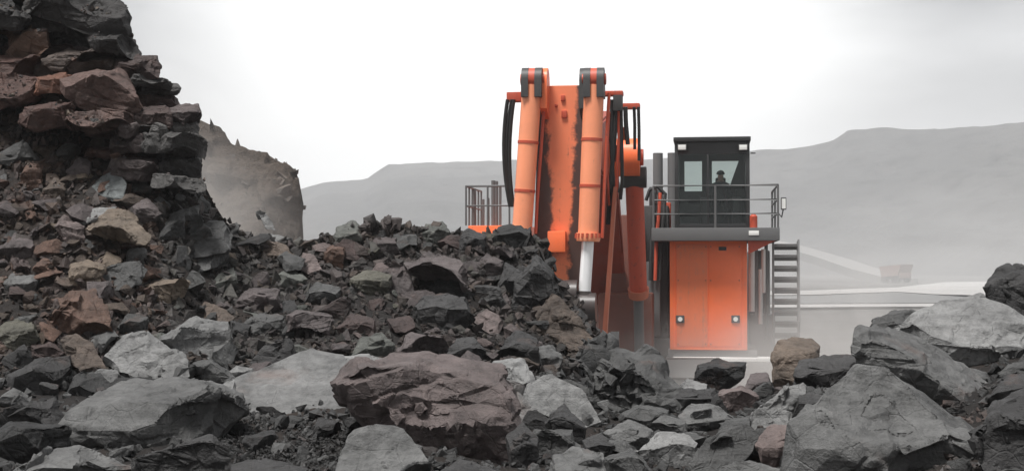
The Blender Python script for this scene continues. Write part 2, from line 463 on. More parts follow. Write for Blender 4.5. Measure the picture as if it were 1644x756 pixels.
HEROES = []           # dict(poly, c, handle, size)
def shape3d(pts, mode, r, tilt, T, Y0, rg):
    """a pixel outline and a way to fill it -> 3-D hull points at the rock's own distance"""
    k = Y0 / F
    gx, gy = sum(p[0] for p in pts) / len(pts), sum(p[1] for p in pts) / len(pts)
    sc_ = 1.12 if gy > 590 else 1.06
    pts = [(gx + (p[0] - gx) * sc_, gy + (p[1] - gy) * sc_) + tuple(p[2:]) for p in pts]
    xs = [p[0] for p in pts]; ys = [p[1] for p in pts]
    cx, cy = sum(xs) / len(xs), sum(ys) / len(ys)
    w, h = max(xs) - min(xs), max(ys) - min(ys)
    s = math.sqrt(w * h)
    out = []
    front = []
    for p in pts:
        x, y = p[0], p[1]
        if len(p) > 2: d = p[2]
        elif mode == 'face': d = tilt * (cy - y)
        else: d = max(0.0, (cy - y)) * 1.6 + 0.04 * s
        front.append((x, y, d))
    if mode == 'block':
        for q in (0.14, 0.4, 0.63, 0.88):
            x = min(xs) + q * w
            yy = []
            for i in range(len(pts)):
                a, b = pts[i], pts[(i + 1) % len(pts)]
                if (a[0] - x) * (b[0] - x) <= 0 and a[0] != b[0]:
                    u = (x - a[0]) / (b[0] - a[0]); yy.append(a[1] + u * (b[1] - a[1]))
            if len(yy) >= 2:
                t, bo = min(yy), max(yy)
                front.append((x, t + (bo - t) * (r + rg.uniform(-0.06, 0.06)), -0.16 * s * (1 - abs(q - 0.5)) + rg.uniform(-0.05, 0.05) * s))
    if T is None: T = 0.85 * s
    back = [(cx + (x - cx) * 0.78, cy + (y - cy) * 0.7 + 0.1 * h, d + T) for x, y, d in front]
    for x, y, d in front + back:
        out.append(P(x, y, Y0 + d * k))
    return out, cx, cy, w, h, s * k
def hero(kind, text, colour, pts, mode='block', r=0.36, tilt=0.7, T=None, Y=None, rough=1.0, bed=1.0, bed_h=0.13, bed_dir=(0.12, -0.1, 1.0), res=44, parent=None, dy=0.0, extra=(), group=None, chips=6, lumps=2):
    rg = random.Random(len(HEROES) * 31 + 5)
    xs = [p[0] for p in pts]; ys = [p[1] for p in pts]
    cx, cy, h = sum(xs) / len(xs), sum(ys) / len(ys), max(ys) - min(ys)
    if Y is None:
        loc, n = hit(cx, min(cy + 0.3 * h, 900))
        Y = (loc.y if loc is not None else 15.0) - 0.05
    Y0 = Y + dy
    p3, cx, cy, w, h, size = shape3d(pts, mode, r, tilt, T, Y0, rg)
    base = Vector((sum(p.x for p in p3) / len(p3), sum(p.y for p in p3) / len(p3), min(p.z for p in p3)))
    bm = chip(hull_bm([p - base for p in p3]), chips, rg)
    for e in extra:                                   # further lumps of the same rock
        q3 = shape3d(e, mode, r, tilt, T, Y0 + 0.02, rg)[0]
        b2 = hull_bm([p - base for p in q3]); m2 = bpy.data.meshes.new('t'); b2.to_mesh(m2); b2.free(); bm.from_mesh(m2); bpy.data.meshes.remove(m2)
    if max(w, h) > 72 and lumps:                      # broken shoulders that stand proud of the main block
        for q in range(lumps):
            i = rg.randrange(len(pts)); qx = cx + (pts[i][0] - cx) * rg.uniform(0.3, 0.5); qy = cy + (pts[i][1] - cy) * rg.uniform(0.3, 0.5)
            s_ = rg.uniform(0.28, 0.42); an = rg.uniform(-0.4, 0.4)
            sub = [(qx + ((p[0] - cx) * math.cos(an) - (p[1] - cy) * math.sin(an)) * s_, qy + ((p[0] - cx) * math.sin(an) + (p[1] - cy) * math.cos(an)) * s_) for p in pts if rg.random() < 0.75]
            if len(sub) < 4: continue
            q3 = shape3d(sub, 'block', rg.uniform(0.2, 0.5), tilt, T and T * 0.6, Y0 + rg.uniform(-0.02, 0.05) * size, rg)[0]
            b2 = chip(hull_bm([p - base for p in q3]), 4, rg)
            m2 = bpy.data.meshes.new('t'); b2.to_mesh(m2); b2.free(); bm.from_mesh(m2); bpy.data.meshes.remove(m2)
    parts = text.split('|')
    rec = dict(poly=[(p[0], p[1]) for p in pts], c=(cx, cy), r=0.5 * math.sqrt(w * h), handle=parts[0], Y=Y0, named=parent is None)
    HEROES.append(rec)
    seed = len(HEROES)
    if cy > 590 and parent is None and bed < 2: rough *= 0.72
    ext = max(w, h) * Y0 / F
    jit = 1 + rg.uniform(-0.08, 0.08)
    def done(me):
        me.name = kind
        weather(me, size * 1.15, seed, rough, bed, bed_dir, bed_h)
        o = link_mesh(kind, me, M_ROCK, parent)
        o.location = base
        o.color = (colour[0] * jit, colour[1] * jit, colour[2] * jit, 1)
        if parent is None:
            tag(o, ' '.join(parts), kind, group or 'large rocks of the blasted rubble', 'thing')
    tessellate(bm, max(0.008, ext / min(res, max(14, max(w, h) / 2.9))))
    me = bpy.data.meshes.new(kind); bm.to_mesh(me); bm.free(); done(me)

# ---- ledges of standing rock, upper left -------------------------------------------------
outcrop = bpy.data.objects.new('rock_outcrop', None)
outcrop.location = (0, 0, 0); COL.objects.link(outcrop)
tag(outcrop, 'dark layered rock outcrop standing at the top left above the rubble slope', 'outcrop')
def block(col, pts, Y=17.0, **kw):
    warm = (1.25, 0.95, 0.82) if min(p[0] for p in pts) < 170 and pts[0][1] > 95 else (0.92, 0.88, 0.86); col = tuple(x * k_ for x, k_ in zip(col, warm)); gx = sum(p[0] for p in pts) / len(pts)
    pts = [(gx + (x - gx) * 1.08, y) for x, y in pts]
    hero('block', 'layered rock outcrop', col, pts, Y=Y, parent=outcrop, **{**dict(bed=1.6, bed_h=0.16, r=0.14, T=130, rough=1.1, chips=5, lumps=0), **kw})
block(DARK, [(38, 12), (60, -12), (165, -22), (196, 12), (206, 58), (170, 62), (120, 30), (60, 26)], 16.6, bed_h=0.2)
block(DARK, [(-70, 0), (-20, -40), (20, 2), (42, 26), (30, 44), (-60, 44)], 16.5)
block(BLACK, [(68, 38), (110, 26), (152, 34), (172, 62), (158, 84), (76, 96)], 17.1)
block(BROWN, [(8, 112), (22, 60), (46, 40), (74, 44), (78, 100), (44, 114)], 16.75, r=0.12)
block(BLACK, [(-60, 40), (16, 44), (20, 120), (-60, 130)], 17.0)
block(GREY, [(72, 96), (110, 82), (184, 84), (186, 110), (150, 116), (90, 112)], 16.55, r=0.3)
block(DARK, [(142, 56), (196, 54), (226, 84), (190, 88), (150, 78)], 16.45, r=0.35)
block(MAUVE, [(98, 128), (140, 116), (192, 112), (208, 140), (224, 168), (214, 178), (140, 176), (112, 156)], 16.05, r=0.1, bed=0.8, rough=0.7)
block(RUST, [(60, 124), (104, 118), (120, 150), (96, 162), (58, 152)], 16.25, r=0.15)
block(MAROON, [(-60, 130), (20, 116), (66, 126), (60, 160), (0, 176), (-60, 170)], 16.3)
block(MAUVE, [(118, 184), (150, 178), (192, 180), (197, 206), (150, 214), (112, 204)], 15.75, r=0.15)
block(MAROON, [(40, 172), (112, 166), (118, 200), (60, 208), (34, 196)], 15.8)
# thin beds between and behind the big blocks
rb = random.Random(2024)
SIL = [(-30, 150), (0, 190), (30, 203), (55, 208), (84, 226), (112, 262), (140, 291), (168, 298), (186, 316), (210, 322), (240, 321), (275, 321), (300, 326)]
yy = -24.0
while yy < 292:
    hgt = rb.uniform(14, 36)
    ym = yy + hgt / 2
    xr = np.interp(ym, [s[0] for s in SIL], [s[1] for s in SIL]) + rb.uniform(-9, 3)
    xl = -60 if ym < 105 else np.interp(ym, [105, 125, 185, 230, 300], [-60, 60, 170, 190, 262])
    Yrow = np.interp(ym, [0, 100, 200, 300], [17.15, 16.75, 16.1, 15.75])
    while xr > xl:
        wd = rb.uniform(24, 84) if xr > 190 else rb.uniform(60, 140)
        x0 = xr - wd; dip = wd * rb.uniform(-0.1, 0.16)
        pts = [(x0, yy + hgt * 0.9), (x0 + wd * 0.06, yy - dip * 0.3), (x0 + wd * 0.55, yy + rb.uniform(-3, 2)), (xr - wd * 0.08, yy + dip), (xr, yy + hgt * 0.45 + dip), (xr - wd * 0.05, yy + hgt + dip), (x0 + wd * 0.4, yy + hgt + rb.uniform(0, 3))]
        c = rb.choices([DARK, GREY, MID, MAUVE, MAROON, RUST], [3, 6, 4, 3, 2, 3] if xr > 170 else [2, 2, 1, 3, 4, 5])[0]
        block(c, pts, Yrow + rb.uniform(-0.22, 0.25), rough=1.2, lumps=0, r=rb.uniform(0.1, 0.35), chips=4, T=80, res=19)
        xr = x0 + rb.uniform(0, 6)
    yy += hgt * rb.uniform(0.7, 0.95)

# ---- rocks of the slope ---------------------------------------------------------------
H = hero
H('boulder', 'orange-brown weathered boulder|low on the left slope above the brown wedge', RUST, [(64, 502), (72, 474), (110, 468), (150, 468), (176, 512), (166, 562), (130, 556), (88, 532)], r=0.42, extra=([(70, 496), (80, 470), (130, 470), (125, 500)],))
H('rock', 'tan squarish rock|jammed against a dark slab on the left slope', TAN, [(108, 452), (116, 426), (140, 418), (168, 426), (158, 462), (116, 464)], r=0.2)
H('slab', 'dark grey ridged slab|leaning right of the tan squarish rock', GREY, [(146, 468), (166, 432), (212, 420), (240, 424), (224, 456), (184, 476)], mode='face', tilt=0.9, bed=1.6)
H('slab', 'pale cream split slab|overhanging a black gap on the left slope', TAN, [(138, 366), (168, 346), (214, 352), (238, 378), (236, 393), (192, 387), (150, 374)], mode='face', tilt=1.5, bed=2.0, bed_h=0.1, dy=-0.35, lumps=0)
H('slab', 'small whitish slab|resting above the cream split slab', PALE, [(124, 348), (148, 336), (186, 332), (170, 350), (136, 360)], mode='face', tilt=1.4)
H('stone', 'blue-grey rounded stone|high on the rust-coloured left slope', (0.13, 0.142, 0.142), [(146, 302), (164, 280), (188, 276), (202, 296), (196, 318), (180, 324)], mode='face', tilt=0.8, bed=0.3)
H('slab', 'broad mid-grey slab|lying at the right end of the steep slope', MID, [(258, 404), (284, 370), (318, 360), (356, 358), (374, 376), (366, 402), (310, 412), (266, 420)], mode='face', tilt=1.0)
H('slab', 'thin grey slab|tucked under the broad mid-grey slab', MID, [(280, 424), (330, 408), (368, 404), (352, 426), (290, 446)], mode='face', tilt=1.1)
H('slab', 'flat grey wedge|above the broad mid-grey slab', MID, [(264, 358), (288, 338), (318, 330), (324, 354), (300, 362)], mode='face', tilt=0.9)
H('rock', 'tan brown five-sided rock|in a dark hollow right of the orange boulder', TAN, [(232, 458), (260, 448), (302, 450), (298, 474), (264, 496), (240, 482)], r=0.15)
H('slab', 'brown pointed slab|with a pale tip above the grey tent-shaped slab', BROWN, [(300, 514), (330, 484), (356, 492), (380, 514), (345, 524)], mode='face', tilt=1.1)
H('stone', 'flat grey stone|alone at the far left edge of the slope', MID, [(6, 456), (20, 440), (66, 444), (52, 466), (16, 470)], r=0.5)
H('rock', 'mauve lumpy rock|left of the cream split slab', PINK, [(88, 364), (104, 348), (136, 364), (134, 394), (108, 390)], r=0.4)
H('stone', 'brick-red triangular stone|above the orange boulder', RUST, [(52, 434), (70, 412), (92, 430), (82, 446)], r=0.4)
H('rock', 'dull red upright rock|set in the rust-coloured upper left slope', RUST, [(32, 282), (46, 262), (68, 266), (66, 304), (40, 312)], r=0.2)
H('stone', 'dusky mauve stone|under the outcrop left of the blue-grey stone', MAUVE, [(106, 274), (128, 252), (146, 262), (144, 284), (120, 294)], r=0.35)
H('boulder', 'maroon-grey oblong block|above the pale smooth foreground shelf', MAUVE, [(460, 506), (476, 498), (532, 508), (528, 544), (500, 552), (464, 542)], r=0.15, bed=1.3)
H('slab', 'black triangular slab|leaning left under the oblong block', DARK, [(392, 596), (424, 556), (456, 532), (470, 552), (474, 594), (430, 602)], mode='face', tilt=0.35)
H('rock', 'greenish domed rock|sitting on the skyline of the middle ridge', GREEN, [(530, 392), (544, 362), (566, 354), (581, 364), (578, 388), (560, 398)], r=0.5, bed=0.5)
H('rock', 'rusty upright rock|directly under the greenish domed rock', RUST, [(519, 404), (534, 394), (552, 398), (550, 430), (526, 438)], r=0.15)
H('stone', 'mauve triangular stone|left of the rusty upright rock', PINK, [(478, 430), (490, 400), (504, 412), (518, 436), (500, 442)], mode='face', tilt=0.8)
H('slab', 'long bowed brown slab|arching over the ridge left of the mauve triangle', BROWN, [(394, 402), (428, 386), (458, 394), (484, 424), (452, 412)], mode='face', tilt=1.0, T=30)
H('slab', 'thin whitish slab|on the ridge above the bowed brown slab', PALE, [(412, 386), (444, 377), (474, 388), (446, 394)], mode='face', tilt=1.6, T=30)
H('stone', 'pinkish diamond-shaped stone|lying bare on the dark right flank', PINK, [(758, 514), (782, 498), (812, 512), (797, 542), (778, 530)], mode='face', tilt=0.8, bed=0.3)
H('boulder', 'dark ledge-shaped boulder|jutting over a black hollow in the middle ridge', MAUVE, [(652, 424), (688, 398), (736, 420), (764, 450), (738, 456), (694, 446), (664, 446)], mode='face', tilt=1.6, dy=-0.5, T=60)
H('boulder', 'black block|on the ridge end beside the left hydraulic cylinder', BLACK, [(784, 388), (800, 364), (836, 362), (862, 378), (858, 402), (824, 408), (794, 402)], r=0.3)
H('rock', 'grey-green rounded rock|on the skyline in the middle of the ridge', GREEN, [(668, 384), (684, 360), (710, 356), (724, 370), (718, 392), (684, 396)], r=0.4)
H('boulder', 'brown slanting boulder|at the ridge foot beneath the excavator bucket', BROWN, [(858, 512), (886, 472), (918, 492), (952, 552), (930, 574), (872, 566)], mode='face', tilt=0.4, r=0.2)
H('boulder', 'dark ribbed boulder|below the black block on the ridge end', DARK, [(826, 452), (862, 410), (886, 440), (890, 486), (856, 512), (822, 494)], r=0.2, bed=1.6)
H('rock', 'green-grey hump|at the ridge foot behind the red-streaked boulder', GREEN, [(560, 578), (580, 544), (612, 536), (630, 554), (624, 584), (590, 590)], r=0.4)
H('stone', 'pale greenish stone|right of the thin grey slab', GREEN, [(336, 460), (352, 440), (374, 430), (382, 452), (358, 470)], r=0.4)
H('stone', 'light grey cube-like stone|right of the cream split slab', MID, [(202, 420), (208, 400), (234, 398), (236, 420), (216, 428)], r=0.4)
H('rock', 'dark angular rock|at the ridge foot left of the pale knob', DARK, [(716, 574), (734, 544), (760, 542), (780, 562), (768, 588), (728, 590)], r=0.35)
H('slab', 'white standing shard|poking up before the hazy brown muck pile', PALE, [(413, 338), (420, 334), (438, 358), (440, 372), (430, 372)], mode='face', tilt=0.2, T=8, bed=0, dy=-0.1)
H('rock', 'brown wedge-shaped rock|propped below the orange boulder', BROWN, [(94, 548), (118, 536), (148, 552), (168, 590), (148, 606), (118, 590)], mode='face', tilt=0.7)
H('rock', 'maroon rock|half buried at the left edge under the brown slope', MAROON, [(50, 556), (80, 546), (104, 566), (98, 588), (56, 586)], r=0.3)
H('boulder', 'dark green-grey boulder|in the middle of the ridge under the ledge-shaped boulder', DARK, [(660, 500), (690, 470), (744, 476), (762, 512), (730, 540), (684, 536)], r=0.3)
H('slab', 'greyish tilted plate|midway down the ridge left of the black hollow', MAUVE, [(612, 444), (636, 414), (656, 424), (664, 470), (640, 488)], mode='face', tilt=0.5)
H('rock', 'olive crumbling rock|low in the middle of the ridge', OLIVE, [(560, 450), (590, 432), (628, 442), (622, 474), (580, 482)], r=0.3)
H('rock', 'brown-grey rock|on the ridge right of the dark ledge', MAUVE, [(764, 424), (782, 408), (808, 420), (804, 440), (776, 444)], r=0.35)

# ---- foreground -----------------------------------------------------------------------
H('slab', 'pale grey angular slab|propped on rubble at the left, a notch in its face', PALE, [(160, 584), (198, 540), (236, 536), (266, 552), (308, 574), (308, 600), (276, 614), (240, 606), (196, 596)], mode='face', tilt=0.75, bed=0.8, lumps=0)
H('slab', 'grey tent-shaped slab|with a bright upper rim behind the pale angular slab', (0.15, 0.15, 0.148), [(250, 548), (316, 511), (364, 518), (374, 574), (330, 590), (290, 580)], r=0.3, mode='block')
H('boulder', 'large grey boulder with flat top|at the lower left', MID, [(100, 704), (122, 662, 10), (162, 636, 60), (220, 618, 150), (300, 611, 190), (372, 636, 160), (388, 658, 110), (334, 704, 20), (266, 722, -30), (214, 690, -55), (200, 650, -20), (240, 744, -10), (120, 744)], mode='block', bed=1.3, bed_h=0.1, res=76, chips=2, lumps=1)
H('slab', 'long dark leaning slab|with a thin bright edge at the left margin', DARK, [(-60, 700), (0, 664), (60, 636), (134, 608), (140, 636), (100, 690), (0, 720)], mode='face', tilt=-0.25, T=50)
H('rock', 'dark block with whitish rim|behind the long leaning slab', DARK, [(16, 604), (58, 580), (108, 574), (110, 592), (64, 644), (18, 652)], r=0.14)
H('boulder', 'low pale hump|in the bottom left corner', MID, [(-30, 800), (0, 748), (60, 726), (130, 718), (192, 732), (226, 760), (230, 810)], r=0.35, bed=0.7)
H('boulder', 'black-faced boulder|along the bottom edge left of the gravel patch', DARK, [(184, 800), (206, 748), (270, 722), (334, 702), (356, 736), (352, 800)], r=0.25)
H('slab', 'broad smooth grey shelf|holding the dark gravel patch', (0.15, 0.15, 0.148), [(352, 632, 150), (376, 614, 170), (420, 604, 200), (468, 592, 220), (500, 567, 250), (544, 574, 240), (560, 612, 120), (592, 660, 40), (594, 694, 0), (470, 684, -10), (372, 672, 10)], mode='face', bed=0.5, rough=0.7, res=76, lumps=0)
H('boulder', 'white-topped block|overhanging a black recess in the centre foreground', PALE, [(502, 594), (528, 573), (586, 569), (630, 580), (640, 610), (600, 632), (556, 642), (530, 612)], r=0.45, dy=-0.1, T=70)
H('boulder', 'huge layered boulder with red-streaked top|in the centre foreground', (0.118, 0.094, 0.09), [(552, 618), (586, 582), (640, 574), (690, 574), (742, 588), (792, 598), (812, 640), (824, 700), (816, 770), (740, 780), (690, 756), (640, 712), (590, 676)], r=0.24, bed=2.0, bed_h=0.1, res=84, bed_dir=(-0.1, -0.1, 1))
H('boulder', 'grey block with bright tilted top|at the bottom edge right of the gravel patch', MID, [(536, 800), (552, 730), (570, 696), (606, 688), (644, 690), (668, 720), (690, 760), (690, 800)], mode='face', tilt=0.9)
H('rock', 'pale knobbly rock|right of the red-streaked boulder', PALE, [(768, 606), (794, 580), (838, 578), (860, 622), (838, 646), (792, 624)], r=0.45, bed=0.5)
H('rock', 'narrow white-headed rock|leaning in a dark gap right of the red-streaked boulder', PALE, [(800, 636), (814, 620), (836, 634), (872, 682), (862, 696), (838, 690)], mode='face', tilt=0.5, rough=0.8)
H('rock', 'light grey faceted rock|behind the triangular plate', MID, [(852, 574), (866, 556), (888, 552), (904, 578), (888, 604), (862, 592)], r=0.45)
H('slab', 'smooth triangular plate|pointing down right in the centre foreground', PALE, [(838, 630), (884, 604), (934, 628), (966, 668), (978, 706), (934, 682), (900, 652), (858, 656)], mode='face', tilt=0.8, bed=0.2, rough=0.6, T=26, lumps=0)
H('rock', 'shadowed wedge|under the triangular plate', DARK, [(876, 676), (906, 652), (938, 686), (932, 720), (896, 712)], r=0.3)
H('rock', 'grey rock with pale flat top|below the triangular plate', GREY, [(846, 706), (860, 692), (916, 692), (920, 724), (892, 750), (854, 744)], r=0.25)
H('boulder', 'mottled grey boulder|at the bottom edge below the triangular plate', MID, [(884, 800), (894, 734), (930, 717), (966, 724), (984, 760), (990, 800)], r=0.4)
H('boulder', 'dark shaly boulder with crumbling top|under the excavator arm', GREY, [(886, 606), (914, 574), (950, 554), (1002, 562), (1042, 568), (1064, 612), (1098, 652), (1092, 694), (1040, 690), (986, 672), (932, 634)], r=0.42, bed=2.2, bed_h=0.07, rough=1.5, res=84)
H('rock', 'flat-topped grey rock|below the dark shaly boulder', MID, [(972, 696), (1008, 676), (1044, 684), (1046, 716), (1004, 730), (976, 722)], r=0.5)
H('boulder', 'rounded pale grey rock|right of the flat-topped grey rock', PALE, [(1024, 728), (1058, 698), (1096, 698), (1116, 712), (1112, 748), (1050, 764)], r=0.5, bed=0.4)
H('boulder', 'split dark boulder with a bright seam|along the bottom edge in the middle', GREY, [(972, 800), (976, 738), (1014, 722), (1036, 744), (1060, 800)], r=0.2)
H('slab', 'whitish slab|at the right foot of the dark shaly boulder', PALE, [(1070, 628), (1104, 610), (1142, 622), (1120, 646), (1084, 652)], mode='face', tilt=1.3)
H('rock', 'grey platform rock|under the round brown stone', MID, [(1092, 668), (1112, 650), (1152, 650), (1174, 672), (1150, 698), (1102, 702)], r=0.55)
H('rock', 'black blocky rock|on the skyline below the orange cab pedestal', BLACK, [(1116, 618), (1124, 586), (1152, 578), (1194, 584), (1190, 606), (1160, 632), (1128, 630)], r=0.3)
H('stone', 'round brown stone with flat face|left of the ochre block', PINK, [(1146, 644), (1160, 626), (1190, 622), (1216, 636), (1206, 660), (1170, 668)], r=0.2, bed=0.2)
H('rock', 'dark angular rock|left of the round brown stone', DARK, [(1078, 644), (1100, 626), (1144, 626), (1150, 656), (1102, 662)], r=0.4)
H('boulder', 'ochre-topped block|on the skyline right of the cab pedestal', OCHRE, [(1240, 574, 10), (1246, 550, 30), (1270, 542, 60), (1300, 544, 60), (1316, 556, 40), (1310, 596, -5), (1286, 630, -25), (1242, 626, -20), (1252, 572, -8), (1298, 566, -15)], rough=0.8, chips=3, lumps=0)
H('stone', 'dusky pink stone|left of the ochre block', MAUVE, [(1196, 628), (1206, 602), (1232, 598), (1238, 628), (1216, 642)], r=0.4)
H('slab', 'pale diagonal slab|rising right beneath the ochre block', PALE, [(1180, 692), (1226, 650), (1262, 622), (1290, 616), (1288, 656), (1240, 690), (1200, 704)], mode='face', tilt=0.9)
H('boulder', 'dark layered block|between the ochre block and the long leaning slab', DARK, [(1278, 600), (1290, 580), (1340, 572), (1388, 574), (1390, 612), (1344, 640), (1284, 626)], r=0.4, bed=1.8)
H('rock', 'reddish rounded rock|at the left foot of the great right-hand boulder', (0.15, 0.115, 0.107), [(1218, 712), (1236, 686), (1268, 684), (1292, 704), (1290, 746), (1252, 762), (1226, 744)], r=0.4, bed=0.3)
H('boulder', 'great angular grey boulder|with a bright ridge at the lower right', MID, [(1270, 800, 10), (1290, 680, 30), (1316, 654, 60), (1380, 603, 130), (1420, 602, 130), (1490, 652, 110), (1584, 712, 90), (1604, 800, 40), (1404, 626, -20), (1474, 680, -30), (1540, 730, -30), (1350, 720, -60), (1440, 760, -80)], mode='block', bed=0.9, rough=1.2, res=84, chips=2, lumps=1)
H('boulder', 'long thick slab with black underside|sloping down right behind the great boulder', MID, [(1384, 560, -10), (1390, 534, 40), (1450, 536, 120), (1520, 568, 120), (1596, 636, 60), (1586, 690, 0), (1530, 684, 20), (1450, 632, 30), (1388, 606, 20), (1420, 560, -40), (1500, 610, -50), (1570, 668, -45)], mode='block', bed=1.2, res=76, T=90, chips=2, lumps=1)
H('boulder', 'wide dusty grey boulder|behind the long thick slab at the right', PALE, [(1424, 540), (1450, 514), (1510, 486), (1572, 478), (1640, 510), (1668, 590), (1610, 624), (1540, 600), (1470, 560)], r=0.6, bed=0.4, rough=0.7, res=56, lumps=0)
H('boulder', 'dark rounded boulder|highest at the right margin', DARK, [(1570, 486), (1590, 452), (1620, 430), (1690, 426), (1730, 480), (1720, 560), (1650, 546)], r=0.3, bed=0.5)
H('boulder', 'near-black boulder|in the lower right corner', DARK, [(1572, 700), (1600, 652), (1650, 630), (1720, 640), (1730, 800), (1600, 800)], r=0.25)
H('rock', 'small dark crumbling ledge|on top left of the dusty grey boulder', GREY, [(1394, 540), (1398, 514), (1432, 500), (1484, 500), (1496, 530), (1450, 570), (1400, 572)], r=0.4, bed=1.8, bed_h=0.08)
H('slab', 'olive-grey leaning slab|at the bottom edge left of the reddish rounded rock', GREY, [(1096, 780), (1120, 726), (1150, 694), (1190, 682), (1216, 700), (1196, 740), (1150, 790)], mode='face', tilt=0.6, bed=1.4)
H('boulder', 'pale low rock|at the bottom edge below the reddish rounded rock', MID, [(1140, 800), (1164, 750), (1204, 740), (1250, 756), (1262, 800)], r=0.5)
H('slab', 'dark thin ledge with whitish crust|between the pale angular slab and the shelf', GREY, [(308, 586), (340, 578), (362, 592), (384, 620), (360, 626), (330, 612)], r=0.2, bed=1.8)
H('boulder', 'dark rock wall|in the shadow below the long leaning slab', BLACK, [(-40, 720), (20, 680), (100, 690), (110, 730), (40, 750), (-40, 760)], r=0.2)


# ---- fillers of the mound and of the near pack ------------------------------------------
for args in (
    ('rock', 'mauve crest rock|on the ridge skyline right of the greenish domed rock', MAUVE, [(585, 402), (600, 380), (635, 382), (642, 404), (606, 414)]),
    ('rock', 'black crest rock|on the skyline just left of the orange platform', DARK, [(730, 390), (752, 366), (780, 378), (776, 404), (740, 406)]),
    ('rock', 'dark upright rock|under the black block on the ridge end', DARK, [(798, 462), (812, 424), (842, 436), (840, 474), (808, 482)]),
    ('boulder', 'maroon-grey boulder|at the ridge foot under the dark green-grey boulder', MAUVE, [(636, 568), (656, 534), (702, 542), (712, 576), (660, 590)]),
    ('rock', 'grey wedge|in the ridge above the maroon-grey oblong block', GREY, [(478, 476), (508, 454), (546, 464), (544, 490), (496, 496)]),
    ('rock', 'maroon lump|in the ridge right of the oblong block', MAROON, [(540, 526), (566, 504), (602, 512), (600, 540), (556, 546)]),
    ('rock', 'mauve flat-sided rock|left of the grey wedge', MAUVE, [(378, 486), (408, 460), (446, 468), (452, 496), (402, 508)]),
    ('rock', 'grey-green rock|under the long bowed slab', GREEN, [(438, 446), (466, 428), (492, 448), (476, 472), (446, 464)]),
    ('boulder', 'dark steep-faced boulder|at the ridge foot left of the brown slanting boulder', DARK, [(800, 566), (828, 528), (860, 544), (868, 592), (820, 598)]),
    ('rock', 'dark tabular rock|directly above the black triangular slab', GREY, [(390, 520), (420, 504), (456, 506), (458, 532), (408, 546)]),
    ('boulder', 'dark seamed boulder|in the ridge above the pinkish diamond stone', DARK, [(742, 484), (764, 456), (800, 462), (812, 494), (776, 504)]),
    ('rock', 'black shadowed rock|in the hollow beneath the ledge-shaped boulder', BLACK, [(690, 468), (704, 446), (744, 448), (752, 470), (720, 484)]),
    ('boulder', 'olive-brown boulder|low at the far left edge above the dark rimmed block', OLIVE, [(-20, 556), (10, 518), (50, 512), (62, 546), (30, 572)]),
    ('rock', 'small grey block|in the dark hollow under the ridged slab', GREY, [(188, 528), (208, 502), (236, 510), (238, 538), (204, 544)]),
    ('rock', 'purplish rock|at the far left edge of the slope above the flat grey stone', MAUVE, [(-10, 404), (24, 376), (56, 390), (50, 416), (10, 424)]),
    ('rock', 'dun rock|right under the outcrop beside the dull red upright rock', BROWN, [(70, 304), (88, 286), (108, 300), (102, 326), (76, 328)]),
    ('rock', 'slaty rock|below the blue-grey rounded stone', MAUVE, [(204, 336), (236, 318), (258, 342), (244, 360), (214, 356)]),
    ('stone', 'dusty white stone|under the outcrop right of the blue-grey stone', PALE, [(212, 276), (234, 262), (252, 272), (246, 290), (222, 294)]),
    ('boulder', 'black boulder|at the bottom edge below the red-streaked boulder', DARK, [(684, 800), (692, 756), (740, 740), (806, 756), (826, 800)]),
    ('rock', 'black upright rock|in the gap below the white-headed rock', DARK, [(816, 700), (840, 682), (862, 706), (860, 760), (822, 770)]),
    ('rock', 'dark chunk|below the tip of the triangular plate', DARK, [(936, 706), (964, 698), (988, 714), (976, 742), (944, 736)]),
    ('rock', 'mid-grey chunk|right under the dark shaly boulder', MID, [(1036, 690), (1062, 668), (1100, 676), (1102, 700), (1060, 712)]),
    ('rock', 'grey tabular rock|under the middle of the dark shaly boulder', GREY, [(994, 668), (1026, 650), (1070, 658), (1076, 686), (1014, 690)]),
    ('rock', 'dark slanted chunk|between the pale diagonal slab and the grey platform rock', GREY, [(1148, 706), (1166, 676), (1200, 670), (1208, 702), (1168, 722)]),
    ('rock', 'blackish chunk|left of the great angular boulder under the dark layered block', DARK, [(1276, 668), (1286, 632), (1330, 636), (1338, 660), (1304, 684)]),
    ('rock', 'black chunk|left of the reddish rounded rock', BLACK, [(1176, 746), (1186, 716), (1220, 712), (1230, 746), (1196, 760)]),
    ('rock', 'brown-stained chunk|wedged right of the reddish rounded rock', BROWN, [(1284, 724), (1292, 690), (1316, 672), (1330, 700), (1310, 736)]),
    ('boulder', 'dark slumped boulder|behind the near-black corner boulder', DARK, [(1590, 640), (1620, 606), (1680, 600), (1700, 650), (1630, 664)]),
    ('rock', 'black angular chunk|left of the pale angular slab', BLACK, [(108, 634), (124, 604), (160, 600), (176, 622), (150, 644)]),
    ('rock', 'black stepped rock|under the pale angular slab', BLACK, [(170, 626), (200, 606), (260, 616), (300, 612), (290, 632), (210, 640)]),
    ('rock', 'pale chip|beside the dark thin ledge', PALE, [(366, 600), (380, 588), (406, 592), (404, 606), (380, 612)]),
    ('boulder', 'dark blunt boulder|between the gravel patch and the bottom edge', DARK, [(344, 800), (360, 752), (420, 736), (486, 752), (500, 800)]),
    ('boulder', 'black boulder|between the bottom left hump and the big flat-topped grey boulder', BLACK, [(20, 716), (50, 690), (104, 700), (118, 726), (60, 740)]),
):
    H(*args, r=0.36)

